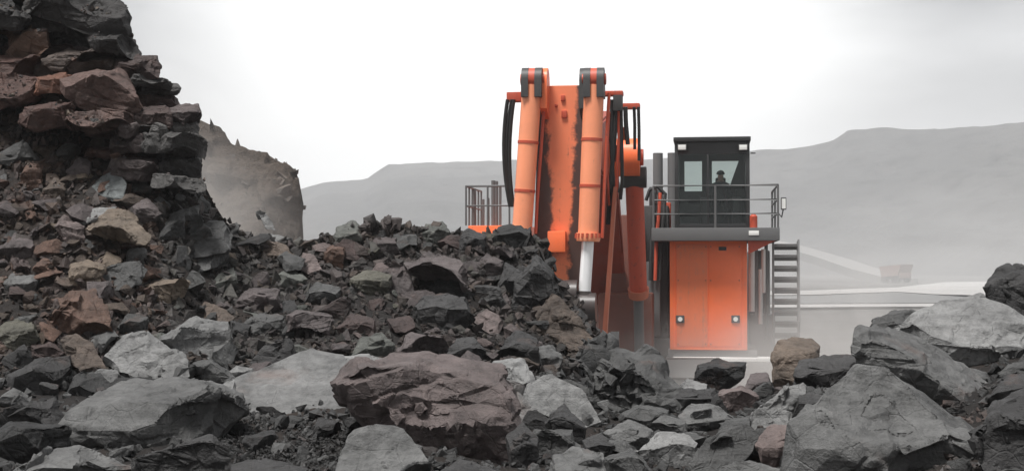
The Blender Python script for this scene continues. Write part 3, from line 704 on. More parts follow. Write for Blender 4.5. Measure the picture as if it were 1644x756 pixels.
# ---- prototypes of middling stones -----------------------------------------------------
PROTO = []
for k in range(16):
    rg = random.Random(400 + k)
    sx, sy, sz = 1.0, rg.uniform(0.6, 1.0), rg.uniform(0.32, 0.8)
    pts = []
    for i in range(rg.randint(9, 14)):
        while True:
            p = Vector((rg.uniform(-1, 1), rg.uniform(-1, 1), rg.uniform(-1, 1)))
            if 0.75 < p.length < 1.25: break
        pts.append(Vector((p.x * sx, p.y * sy, p.z * sz)) * 0.5)
    def done(me, k=k):
        me.name = 'stone_shape'
        weather(me, 0.8, 900 + k, 0.9, 1.2, bed_h=0.16)
        me.materials.append(M_ROCK)
        PROTO.append(me)
    bm = tessellate(chip(hull_bm(pts), 6, rg), 0.085)
    me = bpy.data.meshes.new('stone_shape'); bm.to_mesh(me); bm.free(); done(me)

def inside(px, py, poly):
    c = False; n = len(poly)
    for i in range(n):
        (x1, y1), (x2, y2) = poly[i], poly[(i + 1) % n]
        if (y1 > py) != (y2 > py) and px < (x2 - x1) * (py - y1) / (y2 - y1) + x1: c = not c
    return c
def crest_y(px):
    return np.interp(px, [c[0] for c in CREST_A], [c[1] for c in CREST_A])
WORDS = {'pale': PALE, 'mid-grey': MID, 'dark grey': GREY, 'blackish': DARK, 'brown': BROWN, 'rusty': RUST, 'mauve': MAUVE, 'tan': TAN, 'greenish': GREEN, 'pinkish': PINK, 'maroon': MAROON, 'olive': OLIVE}
def zone(px, py, rg):
    if py > 600 or px > 980: return rg.choices(['pale', 'mid-grey', 'dark grey', 'blackish', 'pinkish'], [3, 6, 6, 5, 0.5])[0]
    if px < 250 and py < 540: return rg.choices(['brown', 'rusty', 'mauve', 'tan', 'pinkish', 'maroon', 'mid-grey', 'dark grey'], [5, 5, 4, 3, 2, 3, 2, 2])[0]
    if px < 480: return rg.choices(['mid-grey', 'dark grey', 'blackish', 'greenish', 'mauve', 'brown', 'tan'], [5, 5, 3, 3, 2, 2, 1])[0]
    if px < 860: return rg.choices(['mauve', 'maroon', 'dark grey', 'blackish', 'brown', 'olive', 'pinkish', 'greenish'], [6, 4, 3, 3, 3, 1, 2, 1])[0]
    return rg.choices(['blackish', 'dark grey', 'brown', 'mauve'], [4, 4, 3, 2])[0]

rg = random.Random(77)
STONES = []
placed = []
target = 350
sizes = sorted([rg.uniform(30, 72) for _ in range(130)] + [min(74, 18 + rg.expovariate(1 / 14.0)) for _ in range(target - 130)], reverse=True)
for s in sizes:
    for tr in range(260):
        if rg.random() < (0.3 if s > 30 else 0.6): px, py = rg.uniform(0, 960), rg.uniform(190, 600)
        else: px, py = rg.uniform(0, 1644), rg.uniform(560, 752)
        if px < 320 and py < 230: continue
        loc, nor = hit(px, py)
        if loc is None: continue
        if py < crest_y(px) + s * 0.3 and px < 960: continue
        if any(inside(h['c'][0] + (px - h['c'][0]) / 0.86, h['c'][1] + (py - h['c'][1]) / 0.86, h['poly']) for h in HEROES if h['named']): continue
        if any((px - a) ** 2 + (py - b) ** 2 < ((s + q) * 0.4) ** 2 for a, b, q in placed): continue
        break
    else:
        continue
    placed.append((px, py, s))
    w = zone(px, py, rg); c = WORDS[w]
    m = s * loc.y / F
    o = bpy.data.objects.new('rock' if s > 34 else 'stone', rg.choice(PROTO)); COL.objects.link(o)
    q = Vector((0, 0, 1)).rotation_difference((nor + Vector((rg.uniform(-.5, .5), rg.uniform(-.5, .5), 0.6))).normalized())
    q = q @ Matrix.Rotation(rg.uniform(0, 6.28), 3, 'Z').to_quaternion()
    if rg.random() < 0.3: q = q @ Matrix.Rotation(rg.uniform(-1.2, 1.2), 3, 'X').to_quaternion()
    o.rotation_mode = 'QUATERNION'; o.rotation_quaternion = q
    o.location = loc + nor * m * 0.14
    o.scale = (m * rg.uniform(1.0, 1.35), m * rg.uniform(0.85, 1.15), m * rg.uniform(0.8, 1.15))
    j = rg.uniform(0.8, 1.2); o.color = (c[0] * j, c[1] * j, c[2] * j, 1)
    STONES.append((o, px, py, s, w))

# labels: colour, size and the nearest rock that has a description of its own
named = [h for h in HEROES if h['named']]
def relation(px, py, h):
    dx, dy = px - h['c'][0], py - h['c'][1]
    if abs(dx) > abs(dy) * 1.2: return 'right of' if dx > 0 else 'left of'
    return 'below' if dy > 0 else 'above'
from collections import defaultdict
byl = defaultdict(list)
def e_kind(o): return o.name.split('.')[0]
for o, px, py, s, w in STONES:
    h = min(named, key=lambda h: math.hypot(px - h['c'][0], py - h['c'][1]) - 0.6 * h['r'])
    sz = 'small' if s < 24 else 'medium' if s <= 34 else 'mid-sized'
    byl[(sz, w, relation(px, py, h), h['handle'])].append((o, px, py, h))
for (sz, w, rel, handle), L in byl.items():
    art = 'the ' + handle
    if len(L) == 1:
        tag(L[0][0], f'{sz} {w} {e_kind(L[0][0])} just {rel} {art}', e_kind(L[0][0]), 'loose stones of the blasted rubble')
    else:
        L.sort(key=lambda e: math.hypot(e[1] - e[3]['c'][0], e[2] - e[3]['c'][1]))
        for i, e in enumerate(L):
            rank = ['nearest', 'second nearest', 'third nearest', 'fourth nearest', 'fifth nearest'][min(i, 4)]
            tag(e[0], f'{sz} {w} {e_kind(e[0])} {rel} {art}, {rank}', e_kind(e[0]), 'loose stones of the blasted rubble')

# ---- uncountable rubble ------------------------------------------------------------------
SH = []
for k in range(24):
    rg2 = random.Random(1300 + k)
    sz = rg2.uniform(0.35, 0.85)
    bm = hull_bm([Vector((rg2.uniform(-1, 1), rg2.uniform(-1, 1) * rg2.uniform(0.6, 1), rg2.uniform(-1, 1) * sz)) * 0.5 for _ in range(9 + k % 4)])
    bm.verts.ensure_lookup_table(); bm.verts.index_update()
    SH.append((np.array([tuple(x.co) for x in bm.verts]), [[x.index for x in q.verts] for q in bm.faces])); bm.free()
def rand_rot(rg):
    q = rg.normal(0, 1, 4); q /= np.linalg.norm(q)
    w, x, y, z = q
    return np.array([[1 - 2 * (y * y + z * z), 2 * (x * y - z * w), 2 * (x * z + y * w)], [2 * (x * y + z * w), 1 - 2 * (x * x + z * z), 2 * (y * z - x * w)], [2 * (x * z - y * w), 2 * (y * z + x * w), 1 - 2 * (x * x + y * y)]])
def rubble(name, items, label, cat, mat=M_RUBBLE):
    V, Fc, Cc = [], [], []
    n = 0
    rg = np.random.default_rng(5)
    for loc, size, col in items:
        sv, sf = SH[rg.integers(len(SH))]
        p = (sv * rg.uniform(0.75, 1.3, 3)) @ rand_rot(rg).T * size + np.array(loc)
        V.append(p); Fc += [[i + n for i in q] for q in sf]; n += len(p)
        Cc.append(np.tile(np.array([*col, 1.0]), (len(p), 1)))
    me = mesh_from(name, np.concatenate(V), Fc)
    at = me.color_attributes.new('stone_colour', 'FLOAT_COLOR', 'POINT')
    at.data.foreach_set('color', np.concatenate(Cc).ravel())
    o = link_mesh(name, me, mat)
    tag(o, label, cat, kind='stuff')
    return o
rg = random.Random(99)
items = []
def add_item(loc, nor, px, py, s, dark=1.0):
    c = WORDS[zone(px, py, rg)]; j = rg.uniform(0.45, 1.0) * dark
    g = (0.072, 0.045, 0.035) if px < 260 and py < 600 else (0.056, 0.043, 0.037) if px < 980 and py < 600 else (0.04, 0.04, 0.04)  # near rubble colour darkened so the gaps read as black shadow
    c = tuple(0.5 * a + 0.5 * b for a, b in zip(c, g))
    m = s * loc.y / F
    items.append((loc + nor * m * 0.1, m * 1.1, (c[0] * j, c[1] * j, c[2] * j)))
n = 0
while n < 14000:
    if rg.random() < 0.6: px, py = rg.uniform(-40, 1000), rg.uniform(120, 620)
    else: px, py = rg.uniform(-40, 1690), rg.uniform(540, 790)
    loc, nor = hit(px, py)
    n += 1
    if loc is None: continue
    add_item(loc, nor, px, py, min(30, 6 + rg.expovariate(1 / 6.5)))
# ridge and far flank, so that the crest is ragged from any side
for sheet, cnt in ((VA, 3000), (VF, 2000)):
    for k in range(cnt):
        p = Vector(sheet[rg.randrange(len(sheet))])
        if p.z < 0.4 or p.y < 5: continue
        px, py, _ = pix(p)
        if sheet is VA and px < 300 and py < 190: continue
        p += Vector((rg.uniform(-.06, .06), rg.uniform(-.06, .06), rg.uniform(-.02, .03)))
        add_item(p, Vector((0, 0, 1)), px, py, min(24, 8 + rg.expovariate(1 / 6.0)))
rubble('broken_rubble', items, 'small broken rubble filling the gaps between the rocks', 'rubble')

hv, hf = [], []
for o in list(COL.objects):
    if o.type == 'MESH' and o.name.split('.')[0] in ('block', 'boulder', 'rock', 'slab') and len(o.data.vertices) > 900:
        base_i = len(hv); me = o.data
        co = np.empty(len(me.vertices) * 3); me.vertices.foreach_get('co', co); co = co.reshape(-1, 3) * np.array(o.scale) + np.array(o.location)
        if o.rotation_mode == 'QUATERNION': continue
        hv += co.tolist()
        hf += [tuple(base_i + i for i in p.vertices) for p in me.polygons]
rock_bvh = BVHTree.FromPolygons(hv, hf)
items = []
for k in range(5000):
    px, py = rg.uniform(0, 330), rg.uniform(0, 300)
    d = ray(px, py).normalized()
    loc, nor, idx, dist = rock_bvh.ray_cast(EYE, d, 40.0)
    if loc is None: continue
    l2, n2 = hit(px, py)
    if l2 is not None and (l2 - EYE).length < dist: continue
    if nor.dot(d) > 0: nor = -nor
    if nor.z < 0.62 or vnoise(np.array([[loc.x * 2.2, loc.y * 2.2, loc.z * 2.2]]), 3)[0] < 0.05: continue
    s = min(13, 2.5 + rg.expovariate(1 / 2.2)); m = s * loc.y / F
    c = WORDS[zone(px, py, rg)]; j = rg.uniform(0.4, 1.1)
    items.append((loc + nor * m * 0.18, m * 1.15, (c[0] * j, c[1] * j, c[2] * j)))
rubble('loose_grit', items, 'loose grit and small chips lying on the ledges of the outcrop', 'grit')
# dark gravel spilled over the shelf
GP = [(318, 678), (366, 660), (470, 672), (560, 684), (600, 700), (575, 770), (400, 772), (330, 712)]
items = []
while len(items) < 1700:
    px, py = rg.uniform(310, 605), rg.uniform(655, 775)
    if not inside(px, py, GP): continue
    loc, nor = hit(px, py)
    if loc is None: continue
    j = rg.uniform(0.4, 1.5); s = min(13, 3 + rg.expovariate(1 / 2.6)); m = s * loc.y / F
    items.append((loc + nor * (m * 0.2 + rg.uniform(0, 0.03)), m * 1.2, (0.05 * j, 0.049 * j, 0.048 * j)))
rubble('dark_gravel', items, 'dark crushed gravel patch spilled below the smooth grey shelf', 'gravel')
# lumps that break the outline of the muck pile
items = []
for k in range(900):
    p = Vector(VM[rg.randrange(len(VM))])
    if p.z < 2: continue
    j = rg.uniform(0.7, 1.2); m = min(0.45, 0.12 + rg.expovariate(1 / 0.07))
    items.append((p - Vector((0.04, -0.12, 0.1)), m * 1.5, (0.105 * j, 0.086 * j, 0.073 * j)))
rubble('muck_pile_rubble', items, 'brown rubble covering the hazy muck pile', 'rubble')

# ================================================================== excavator
PHI = math.radians(-8.0)
ROOT = Vector((2.78, 41.3, 0.0))
cph, sph = math.cos(PHI), math.sin(PHI)
def to_local(p):
    q = p - ROOT
    return Vector((q.x * cph + q.y * sph, -q.x * sph + q.y * cph, q.z))
e_l = to_local(EYE)
def L(px, py, yl):
    """the point of the machine's own cross-plane y = yl that this direction meets"""
    d = ray(px, py); dl = Vector((d.x * cph + d.y * sph, -d.x * sph + d.y * cph, d.z))
    return e_l + dl * ((yl - e_l.y) / dl.y)

def paint(name, c, rough=0.45, dirt=(0.06, 0.045, 0.038), amount=0.35, edge=False):
    t = NT(name)
    pos = t.n('ShaderNodeTexCoord').outputs['Object']
    n1 = t.noise(pos, 1.4, 7, 0.65, 0.3); n2 = t.noise(pos, 9.0, 6, 0.7)
    mp = t.n('ShaderNodeMapping', {'Vector': pos, 'Scale': (7.0, 7.0, 0.6)}).outputs[0]
    streak = t.noise(mp, 1.5, 6, 0.65)
    col = t.mixc(t.mapr(n1, 0.3, 0.7), C3(c), C3([x * 0.92 for x in c]))
    dm = t.math('ADD', t.math('MULTIPLY', streak, 0.55), t.math('MULTIPLY', n2, 0.45))
    dm = t.mapr(dm, 0.66 - amount * 0.3, 0.74, 0.0, 0.85)
    if edge:                                  # greasy dirt along both edges of the arm plate, with chipped spots
        x = t.n('ShaderNodeSeparateXYZ', {0: pos}).outputs[0]
        ax = t.math('ABSOLUTE', x, 0.0)
        em = t.math('ADD', ax, t.math('MULTIPLY', t.math('SUBTRACT', t.noise(pos, 3.0, 6, 0.7), 0.5), 0.5))
        em = t.math('SUBTRACT', em, t.math('MULTIPLY', t.n('ShaderNodeSeparateXYZ', {0: pos}).outputs[2], 0.055))
        dm = t.math('MAXIMUM', dm, t.mapr(em, 0.2, 0.32, 0.0, 0.95))
    col = t.mixc(dm, col, C3(dirt))
    dust = t.mapr(n1, 0.5, 0.8, 0.0, 0.12)
    col = t.mixc(dust, col, (0.3, 0.27, 0.24, 1))
    return t.finish(col, rough, n2, 0.15, 0.01, spec=0.4)
M_OR = paint('orange_paint', (0.95, 0.19, 0.065), 0.38, (0.2, 0.1, 0.07), 0.26)
M_RIB = paint('dusty_orange_paint', (0.45, 0.14, 0.08), 0.55, (0.2, 0.14, 0.11), 0.4)
M_DRED = paint('grimy_shaded_red_paint', (0.3, 0.06, 0.035), 0.5, (0.07, 0.05, 0.045), 0.45)  # boom orange darkened to the red it has in shadow, plus grime
M_BROWN = paint('grimy_brown_paint', (0.14, 0.05, 0.035), 0.55, (0.05, 0.042, 0.04), 0.5)
M_ORC = paint('orange_cylinder_paint', (0.95, 0.34, 0.18), 0.34, (0.1, 0.07, 0.06), 0.2)
M_ARM = paint('orange_arm_paint', (0.95, 0.27, 0.13), 0.42, amount=0.34, edge=True, dirt=(0.05, 0.042, 0.04))
M_RED = paint('dusty_red_paint', (0.5, 0.08, 0.04), 0.5, amount=0.45)
M_STEEL = paint('dark_steel', (0.045, 0.044, 0.044), 0.5, (0.09, 0.08, 0.07), 0.3)
M_GREYP = paint('grey_paint', (0.12, 0.12, 0.12), 0.55, (0.2, 0.19, 0.18), 0.3)
M_PALEP = paint('pale_steel', (0.78, 0.78, 0.76), 0.45, (0.35, 0.34, 0.32), 0.15)
M_CABP = paint('cab_paint', (0.028, 0.029, 0.03), 0.4, (0.06, 0.057, 0.054), 0.25)
M_RUBBER = paint('hose_rubber', (0.02, 0.02, 0.02), 0.6, (0.06, 0.055, 0.05), 0.2)
M_GREASE = paint('greasy_steel', (0.05, 0.04, 0.038), 0.38, (0.09, 0.05, 0.035), 0.4)
t = NT('chrome_rod'); M_CHROME = t.finish((0.95, 0.95, 0.95, 1), 0.25, None, metallic=0.2, spec=0.8)
t = NT('lamp_glass'); M_LAMP = t.finish((0.75, 0.75, 0.72, 1), 0.15, None, spec=0.8)
t = NT('seat_cloth'); M_SEAT = t.finish((0.02, 0.02, 0.022, 1), 0.9, None)
t = NT('cab_glass')
gl = t.n('ShaderNodeBsdfGlossy', {'Color': (0.8, 0.85, 0.85, 1), 'Roughness': 0.03})
tr = t.n('ShaderNodeBsdfTransparent', {'Color': (0.92, 0.955, 0.945, 1)})
fr = t.n('ShaderNodeFresnel', {'IOR': 1.45})
mx = t.n('ShaderNodeMixShader', {0: fr.outputs[0], 1: tr.outputs[0], 2: gl.outputs[0]})
t.t.links.new(mx.outputs[0], t.out.inputs['Surface']); M_GLASS = t.m

class MB:
    def __init__(s): s.b = bmesh.new()
    def add(s, verts, faces):
        vs = [s.b.verts.new(v) for v in verts]
        for f in faces:
            try: s.b.faces.new([vs[i] for i in f])
            except ValueError: pass
        return s
    def box(s, a, b, bev=0.0):
        x0, y0, z0 = [min(p, q) for p, q in zip(a, b)]; x1, y1, z1 = [max(p, q) for p, q in zip(a, b)]
        c = min(bev, (x1 - x0) * .3, (y1 - y0) * .3, (z1 - z0) * .3)
        if c <= 0:
            return s.add([(x0, y0, z0), (x1, y0, z0), (x1, y1, z0), (x0, y1, z0), (x0, y0, z1), (x1, y0, z1), (x1, y1, z1), (x0, y1, z1)],
                         [(3, 2, 1, 0), (4, 5, 6, 7), (0, 1, 5, 4), (1, 2, 6, 5), (2, 3, 7, 6), (3, 0, 4, 7)])
        t = bmesh.new()
        bmesh.ops.create_cube(t, size=1)
        for v in t.verts: v.co = Vector(((x0 + x1) / 2 + v.co.x * (x1 - x0), (y0 + y1) / 2 + v.co.y * (y1 - y0), (z0 + z1) / 2 + v.co.z * (z1 - z0)))
        bmesh.ops.bevel(t, geom=t.edges[:], offset=c, segments=2, profile=0.6, affect='EDGES')
        t.verts.index_update()
        s.add([v.co.copy() for v in t.verts], [[v.index for v in f.verts] for f in t.faces]); t.free()
        return s
    def tube(s, pts, r, n=10, cap=True):
        pts = [Vector(p) for p in pts]; rs = r if isinstance(r, (list, tuple)) else [r] * len(pts)
        V, Fc = [], []
        up = None
        for i, p in enumerate(pts):
            d = (pts[min(i + 1, len(pts) - 1)] - pts[max(i - 1, 0)])
            if d.length < 1e-6: d = pts[-1] - pts[0]
            d.normalize()
            if up is None:
                up = Vector((1, 0, 0)) if abs(d.x) < 0.9 else Vector((0, 1, 0))
            a = (up - d * up.dot(d)).normalized(); b = d.cross(a); up = a
            for k in range(n):
                w = 2 * math.pi * k / n
                V.append(p + (a * math.cos(w) + b * math.sin(w)) * rs[i])
        for i in range(len(pts) - 1):
            for k in range(n):
                Fc.append((i * n + k, i * n + (k + 1) % n, (i + 1) * n + (k + 1) % n, (i + 1) * n + k))
        if cap: Fc += [tuple(range(n - 1, -1, -1)), tuple((len(pts) - 1) * n + k for k in range(n))]
        return s.add(V, Fc)
    def prism(s, poly, axis_a, axis_b):
        """poly of 3-D points swept from offset a to offset b"""
        n = len(poly); a, b = Vector(axis_a), Vector(axis_b)
        V = [Vector(p) + a for p in poly] + [Vector(p) + b for p in poly]
        return s.add(V, [tuple(range(n - 1, -1, -1)), tuple(range(n, 2 * n))] + [(i, (i + 1) % n, n + (i + 1) % n, n + i) for i in range(n)])
    def build(s, name, mat, parent, origin=None, smooth=True):
        bmesh.ops.recalc_face_normals(s.b, faces=s.b.faces)
        me = bpy.data.meshes.new(name); 
        if origin is not None:
            bmesh.ops.translate(s.b, verts=s.b.verts, vec=-Vector(origin))
        s.b.to_mesh(me); s.b.free()
        if smooth:
            me.polygons.foreach_set('use_smooth', [True] * len(me.polygons)); me.update(); me.set_sharp_from_angle(angle=math.radians(32))
        o = link_mesh(name, me, mat, parent)
        if origin is not None: o.location = origin
        return o

ex = bpy.data.objects.new('excavator', None)
ex.location = ROOT; ex.rotation_euler = (0, 0, PHI); COL.objects.link(ex)
tag(ex, 'giant orange mining excavator working behind the rubble ridge', 'excavator')
V3 = Vector
# ---- arm ---------------------------------------------------------------------------------
YA = -11.0                                   # front plate of the arm
at, ab = L(905, 138, YA), L(897, 402, YA)    # top and lower end of the plate
ax_ = (at - ab).normalized()
hw = (L(940, 300, YA).x - L(868, 300, YA).x) / 2
def arm_pt(t, x, y): return ab + (at - ab) * t + V3((x, y, 0))
m = MB()
prof = [(0.0, 0.0), (1.0, 0.0), (1.015, 0.35), (0.93, 0.9), (0.6, 1.55), (0.25, 1.2), (-0.25, 0.75), (-0.3, 0.2)]
m.prism([arm_pt(t, 0, y) for t, y in prof], (-hw, 0, 0), (hw, 0, 0))
arm = m.build('arm', M_ARM, ex, origin=arm_pt(0.5, 0, 0))
m = MB()
for sx in (-1, 1):                           # side flanges
    m.prism([arm_pt(t, 0, y) for t, y in [(0.02, -0.04), (0.985, -0.04), (0.985, 0.1), (0.02, 0.1)]], (sx * (hw + 0.003), 0, 0), (sx * (hw + 0.05), 0, 0))
m.build('arm_flange', M_STEEL, arm).matrix_parent_inverse = Matrix.Translation(-arm.location)
def under(o, par):                            # keep machine coordinates for a sub-part
    o.matrix_parent_inverse = Matrix.Translation(-par.location); return o
for px, py, w, h in ((904, 158, 0.09, 0.12), (906, 184, 0.12, 0.16), (893, 170, 0.06, 0.06)):
    c = L(px, py, YA)
    under(MB().box(c + V3((-w / 2, -0.05, -h / 2)), c + V3((w / 2, 0.02, h / 2)), 0.015).build('lug', M_RED, arm), arm)
a, b = L(879, 371, YA - 0.25), L(908, 405, YA - 0.25)
under(MB().box((a.x, YA - 0.28, b.z), (b.x, YA + 0.05, a.z), 0.03).build('stop_block', M_OR, arm), arm)
# lower nose of the arm and its pin
n0, n1 = L(895, 404, YA + 0.2), L(893, 500, YA + 0.3)
under(MB().tube([n1 + V3((-hw * 0.95, 0.2, 0)), n1 + V3((hw * 0.95, 0.2, 0))], 0.33, 20).build('pin_boss', M_GREASE, arm), arm)
under(MB().prism([(0, YA + 0.05, n0.z + 0.1), (0, YA + 0.9, n0.z + 0.2), (0, YA + 0.8, n1.z - 0.05), (0, YA + 0.2, n1.z - 0.1)], (n0.x - hw * 0.8, 0, 0), (n0.x + hw * 0.8, 0, 0)).build('arm_nose', M_STEEL, arm), arm)
# orange edge plate running down on the right of the arm
q = [L(985, 300, YA + 0.5), L(990, 300, YA + 0.5), L(973, 545, YA + 0.4), L(966, 545, YA + 0.4)]
under(MB().prism(q, (0, 0, 0), (0, 0.35, 0)).build('edge_plate', M_RIB, arm), arm)

# ---- bucket cylinders ----------------------------------------------------------------------
YC = YA - 0.42
def ram(name, top, gland, rod_end, r, mat, bands=(0.43, 0.72), rod_r=None, eye_w=0.34, eye_mat=None, rod_eye=True):
    d = (gland - top).normalized()
    g = MB().tube([top + d * 0.1, gland - d * 0.02], r, 24).build(name, mat, ex, origin=top)
    under(MB().tube([gland - d * 0.16, gland - d * 0.04, gland + d * 0.02], [r * 1.16, r * 1.2, r * 1.12], 24).build('gland', mat, g), g)
    side = V3((1, 0, 0)); fw = d.cross(side).normalized()
    for k in range(9):
        w = math.pi * (k / 8.0)
        for sgn in (1,):
            c = gland - d * 0.1 + (side * math.cos(w) * r * 1.18 + fw * math.sin(w) * r * 1.18 * (1 if fw.y < 0 else -1))
            under(MB().tube([c - d * 0.05, c + d * 0.05], 0.028, 6).build('gland_bolt', M_RED, g), g)
    for t in bands:
        c = top.lerp(gland, t)
        under(MB().tube([c - d * 0.03, c + d * 0.03], r * 1.06, 24).build('band', M_RED, g), g)
    for sx in (-1, 1):                        # fork lugs at the head
        c = top + V3((sx * eye_w * 0.42, 0, -0.05))
        poly = [c + V3((0, 0.26 * math.cos(w), 0.27 * math.sin(w) + 0.06)) for w in [math.pi * i / 8 for i in range(9)]] + [c + V3((0, -0.26, -0.32)), c + V3((0, 0.26, -0.32))]
        under(MB().prism(poly, (-0.075, 0, 0), (0.075, 0, 0)).build('head_lug', eye_mat or M_STEEL, g), g)
    under(MB().tube([top + V3((-eye_w * 0.75, 0, 0.03)), top + V3((eye_w * 0.75, 0, 0.03))], 0.12, 16).build('head_pin', M_RED, g), g)
    under(MB().tube([top + V3((-0.12, 0, 0.03)), top + V3((0.12, 0, 0.03))], 0.24, 18).build('head_eye', M_RED, g), g)
    rr = rod_r or r * 0.6
    under(MB().tube([gland - d * 0.05, rod_end], rr, 20).build('rod', M_CHROME, g), g)
    if rod_eye:
        under(MB().tube([rod_end + d * 0.22 + V3((-0.26, 0, 0)), rod_end + d * 0.22 + V3((0.26, 0, 0))], 0.3, 20).build('rod_eye', M_GREASE, g), g)
        under(MB().tube([rod_end - d * 0.12, rod_end + d * 0.2], [rr * 1.1, rr * 1.5], 16).build('rod_neck', M_GREASE, g), g)
    return g
cylL = ram('bucket_cylinder', L(855, 130, YC), L(836, 398, YC), L(832, 480, YC), (L(868, 300, YC).x - L(836, 300, YC).x) / 2, M_ORC, bands=(0.37, 0.66))
cylR = ram('bucket_cylinder', L(954, 130, YC), L(944, 386, YC), L(938, 476, YC), (L(969, 300, YC).x - L(936, 300, YC).x) / 2, M_ORC, bands=(0.37, 0.66))
# lugs of the arm head beside the two cylinders
for px in (875, 937):
    c = L(px, 132, YA - 0.2)
    poly = [c + V3((0, 0.3 * math.cos(w), 0.3 * math.sin(w))) for w in [math.pi * i / 8 for i in range(9)]] + [c + V3((0, -0.3, -0.6)), c + V3((0, 0.5, -0.9))]
    MB().prism(poly, (-0.07, 0, 0), (0.07, 0, 0)).build('arm_head_lug', M_OR if px < 900 else M_STEEL, ex)
# small pipe that runs down the right cylinder
MB().tube([L(978, 150, YC), L(975, 200, YC), L(969, 330, YC), L(967, 382, YC)], 0.035, 8).build('hydraulic_pipe', M_RED, ex)
MB().tube([L(873, 180, YC + .1), L(862, 330, YC + .1), L(860, 375, YC + .1)], 0.035, 8).build('hydraulic_pipe', M_RED, ex)

# ---- bucket behind the ridge -----------------------------------------------------------------
bc = L(905, 520, YA + 0.2)
m = MB()
arc = [V3((0, YA + 0.9 - 1.5 * math.cos(w) * 0.9, bc.z - 0.45 - 1.25 * math.sin(w))) for w in [math.pi * (0.02 + 0.9 * i / 12) for i in range(13)]]
outer = arc; inner = [V3((0, p.y * 0.0 + (p.y - (YA + .9)) * 0.93 + YA + .9, (p.z - (bc.z - .45)) * 0.93 + bc.z - .45)) for p in arc]
m.prism(outer + inner[::-1], (bc.x - 1.3, 0, 0), (bc.x + 1.3, 0, 0))
for sx in (-1, 1):
    m.prism(outer, (bc.x + sx * 1.3, 0, 0), (bc.x + sx * 1.36, 0, 0))
bucket = m.build('bucket', M_GREASE, ex, origin=(bc.x, YA, bc.z))
for k in range(6):
    x = bc.x - 1.15 + k * 0.46
    under(MB().prism([V3((x, outer[0].y - 0.02, outer[0].z + 0.02)), V3((x, outer[0].y + 0.15, outer[0].z)), V3((x, outer[0].y + 0.1, outer[0].z + 0.4))], (-0.09, 0, 0), (0.09, 0, 0)).build('tooth', M_STEEL, bucket), bucket)
for px, tp in ((905, 482), (948, 508)):
    a = L(px, tp, YC + 0.1); 
    MB().prism([a + V3((0, -0.3, 0.25)), a + V3((0, 0.3, 0.25)), a + V3((0, 0.75, -1.2)), a + V3((0, 0.1, -1.3))], (-0.13, 0, 0), (0.13, 0, 0)).build('bucket_link', M_GREASE, ex)
MB().tube([L(902, 472, YC - .05) + V3((-.33, 0, 0)), L(902, 472, YC - .05) + V3((.33, 0, 0))], 0.3, 20).build('link_pin', M_GREASE, ex)

# ---- hoses and their brackets at the arm head ---------------------------------------------------
YH = YC + 0.15
MB().box(L(813, 148, YH), L(838, 163, YH) + V3((0, 0.25, 0)), 0.02).build('hose_bracket', M_RED, ex)
MB().box(L(830, 148, YH + .02), L(848, 157, YH) + V3((0, 0.2, 0)), 0.02).build('hose_bracket', M_STEEL, ex)
for x0, x1, x2, r in ((815, 809, 819, 0.042), (825, 818, 824, 0.042), (821, 813, 822, 0.03)):
    pts = []
    for i in range(13):
        t = i / 12; px = (1 - t) ** 2 * x0 + 2 * t * (1 - t) * (2 * x1 - (x0 + x2) / 2) + t * t * x2
        pts.append(L(px, 160 + 172 * t, YH - 0.1 + 0.3 * t))
    MB().tube(pts, r, 8).build('hose', M_RUBBER, ex)
YB = YA + 1.0
MB().box(L(968, 146, YB - .6), L(1000, 153, YB - .6) + V3((0, 0.3, 0)), 0.02).build('hose_bracket', M_RED, ex)
MB().box(L(984, 152, YB - .6), L(999, 178, YB - .6) + V3((0, 0.3, 0)), 0.02).build('hose_bracket', M_STEEL, ex)
MB().box(L(990, 166, YB), L(1027, 174, YB) + V3((0, 0.3, 0)), 0.02).build('hose_bracket', M_RED, ex)
for pts, r, mt in (([(983, 160), (981, 220), (984, 290), (988, 322)], 0.045, M_RUBBER), ([(990, 172), (986, 230), (980, 300), (976, 360)], 0.05, M_RUBBER),
               ([(997, 176), (998, 230), (999, 290), (996, 320)], 0.04, M_RUBBER), ([(1018, 172), (1019, 200), (1019, 240)], 0.035, M_RUBBER),
               ([(1025, 172), (1026, 210), (1026, 258)], 0.035, M_RUBBER), ([(993, 178), (994, 220), (990, 300), (984, 345)], 0.04, M_RED), ([(1004, 172), (1005, 200), (1008, 232)], 0.05, M_STEEL),
               ([(978, 180), (974, 260), (978, 330)], 0.03, M_RED)):
    MB().tube([L(x, y, YB - 0.5 + i * 0.1) for i, (x, y) in enumerate(pts)], r, 8).build('hose', mt, ex)
for px, py, w, h, mt in ((988, 186, 14, 34, M_STEEL), (991, 246, 12, 26, M_RED), (986, 300, 16, 18, M_STEEL), (1000, 214, 10, 20, M_OR)):
    a, b = L(px - w / 2, py - h / 2, YB - 0.3), L(px + w / 2, py + h / 2, YB - 0.3)
    MB().box(a, b + V3((0, 0.25, 0)), 0.03).build('valve_block', mt, ex)

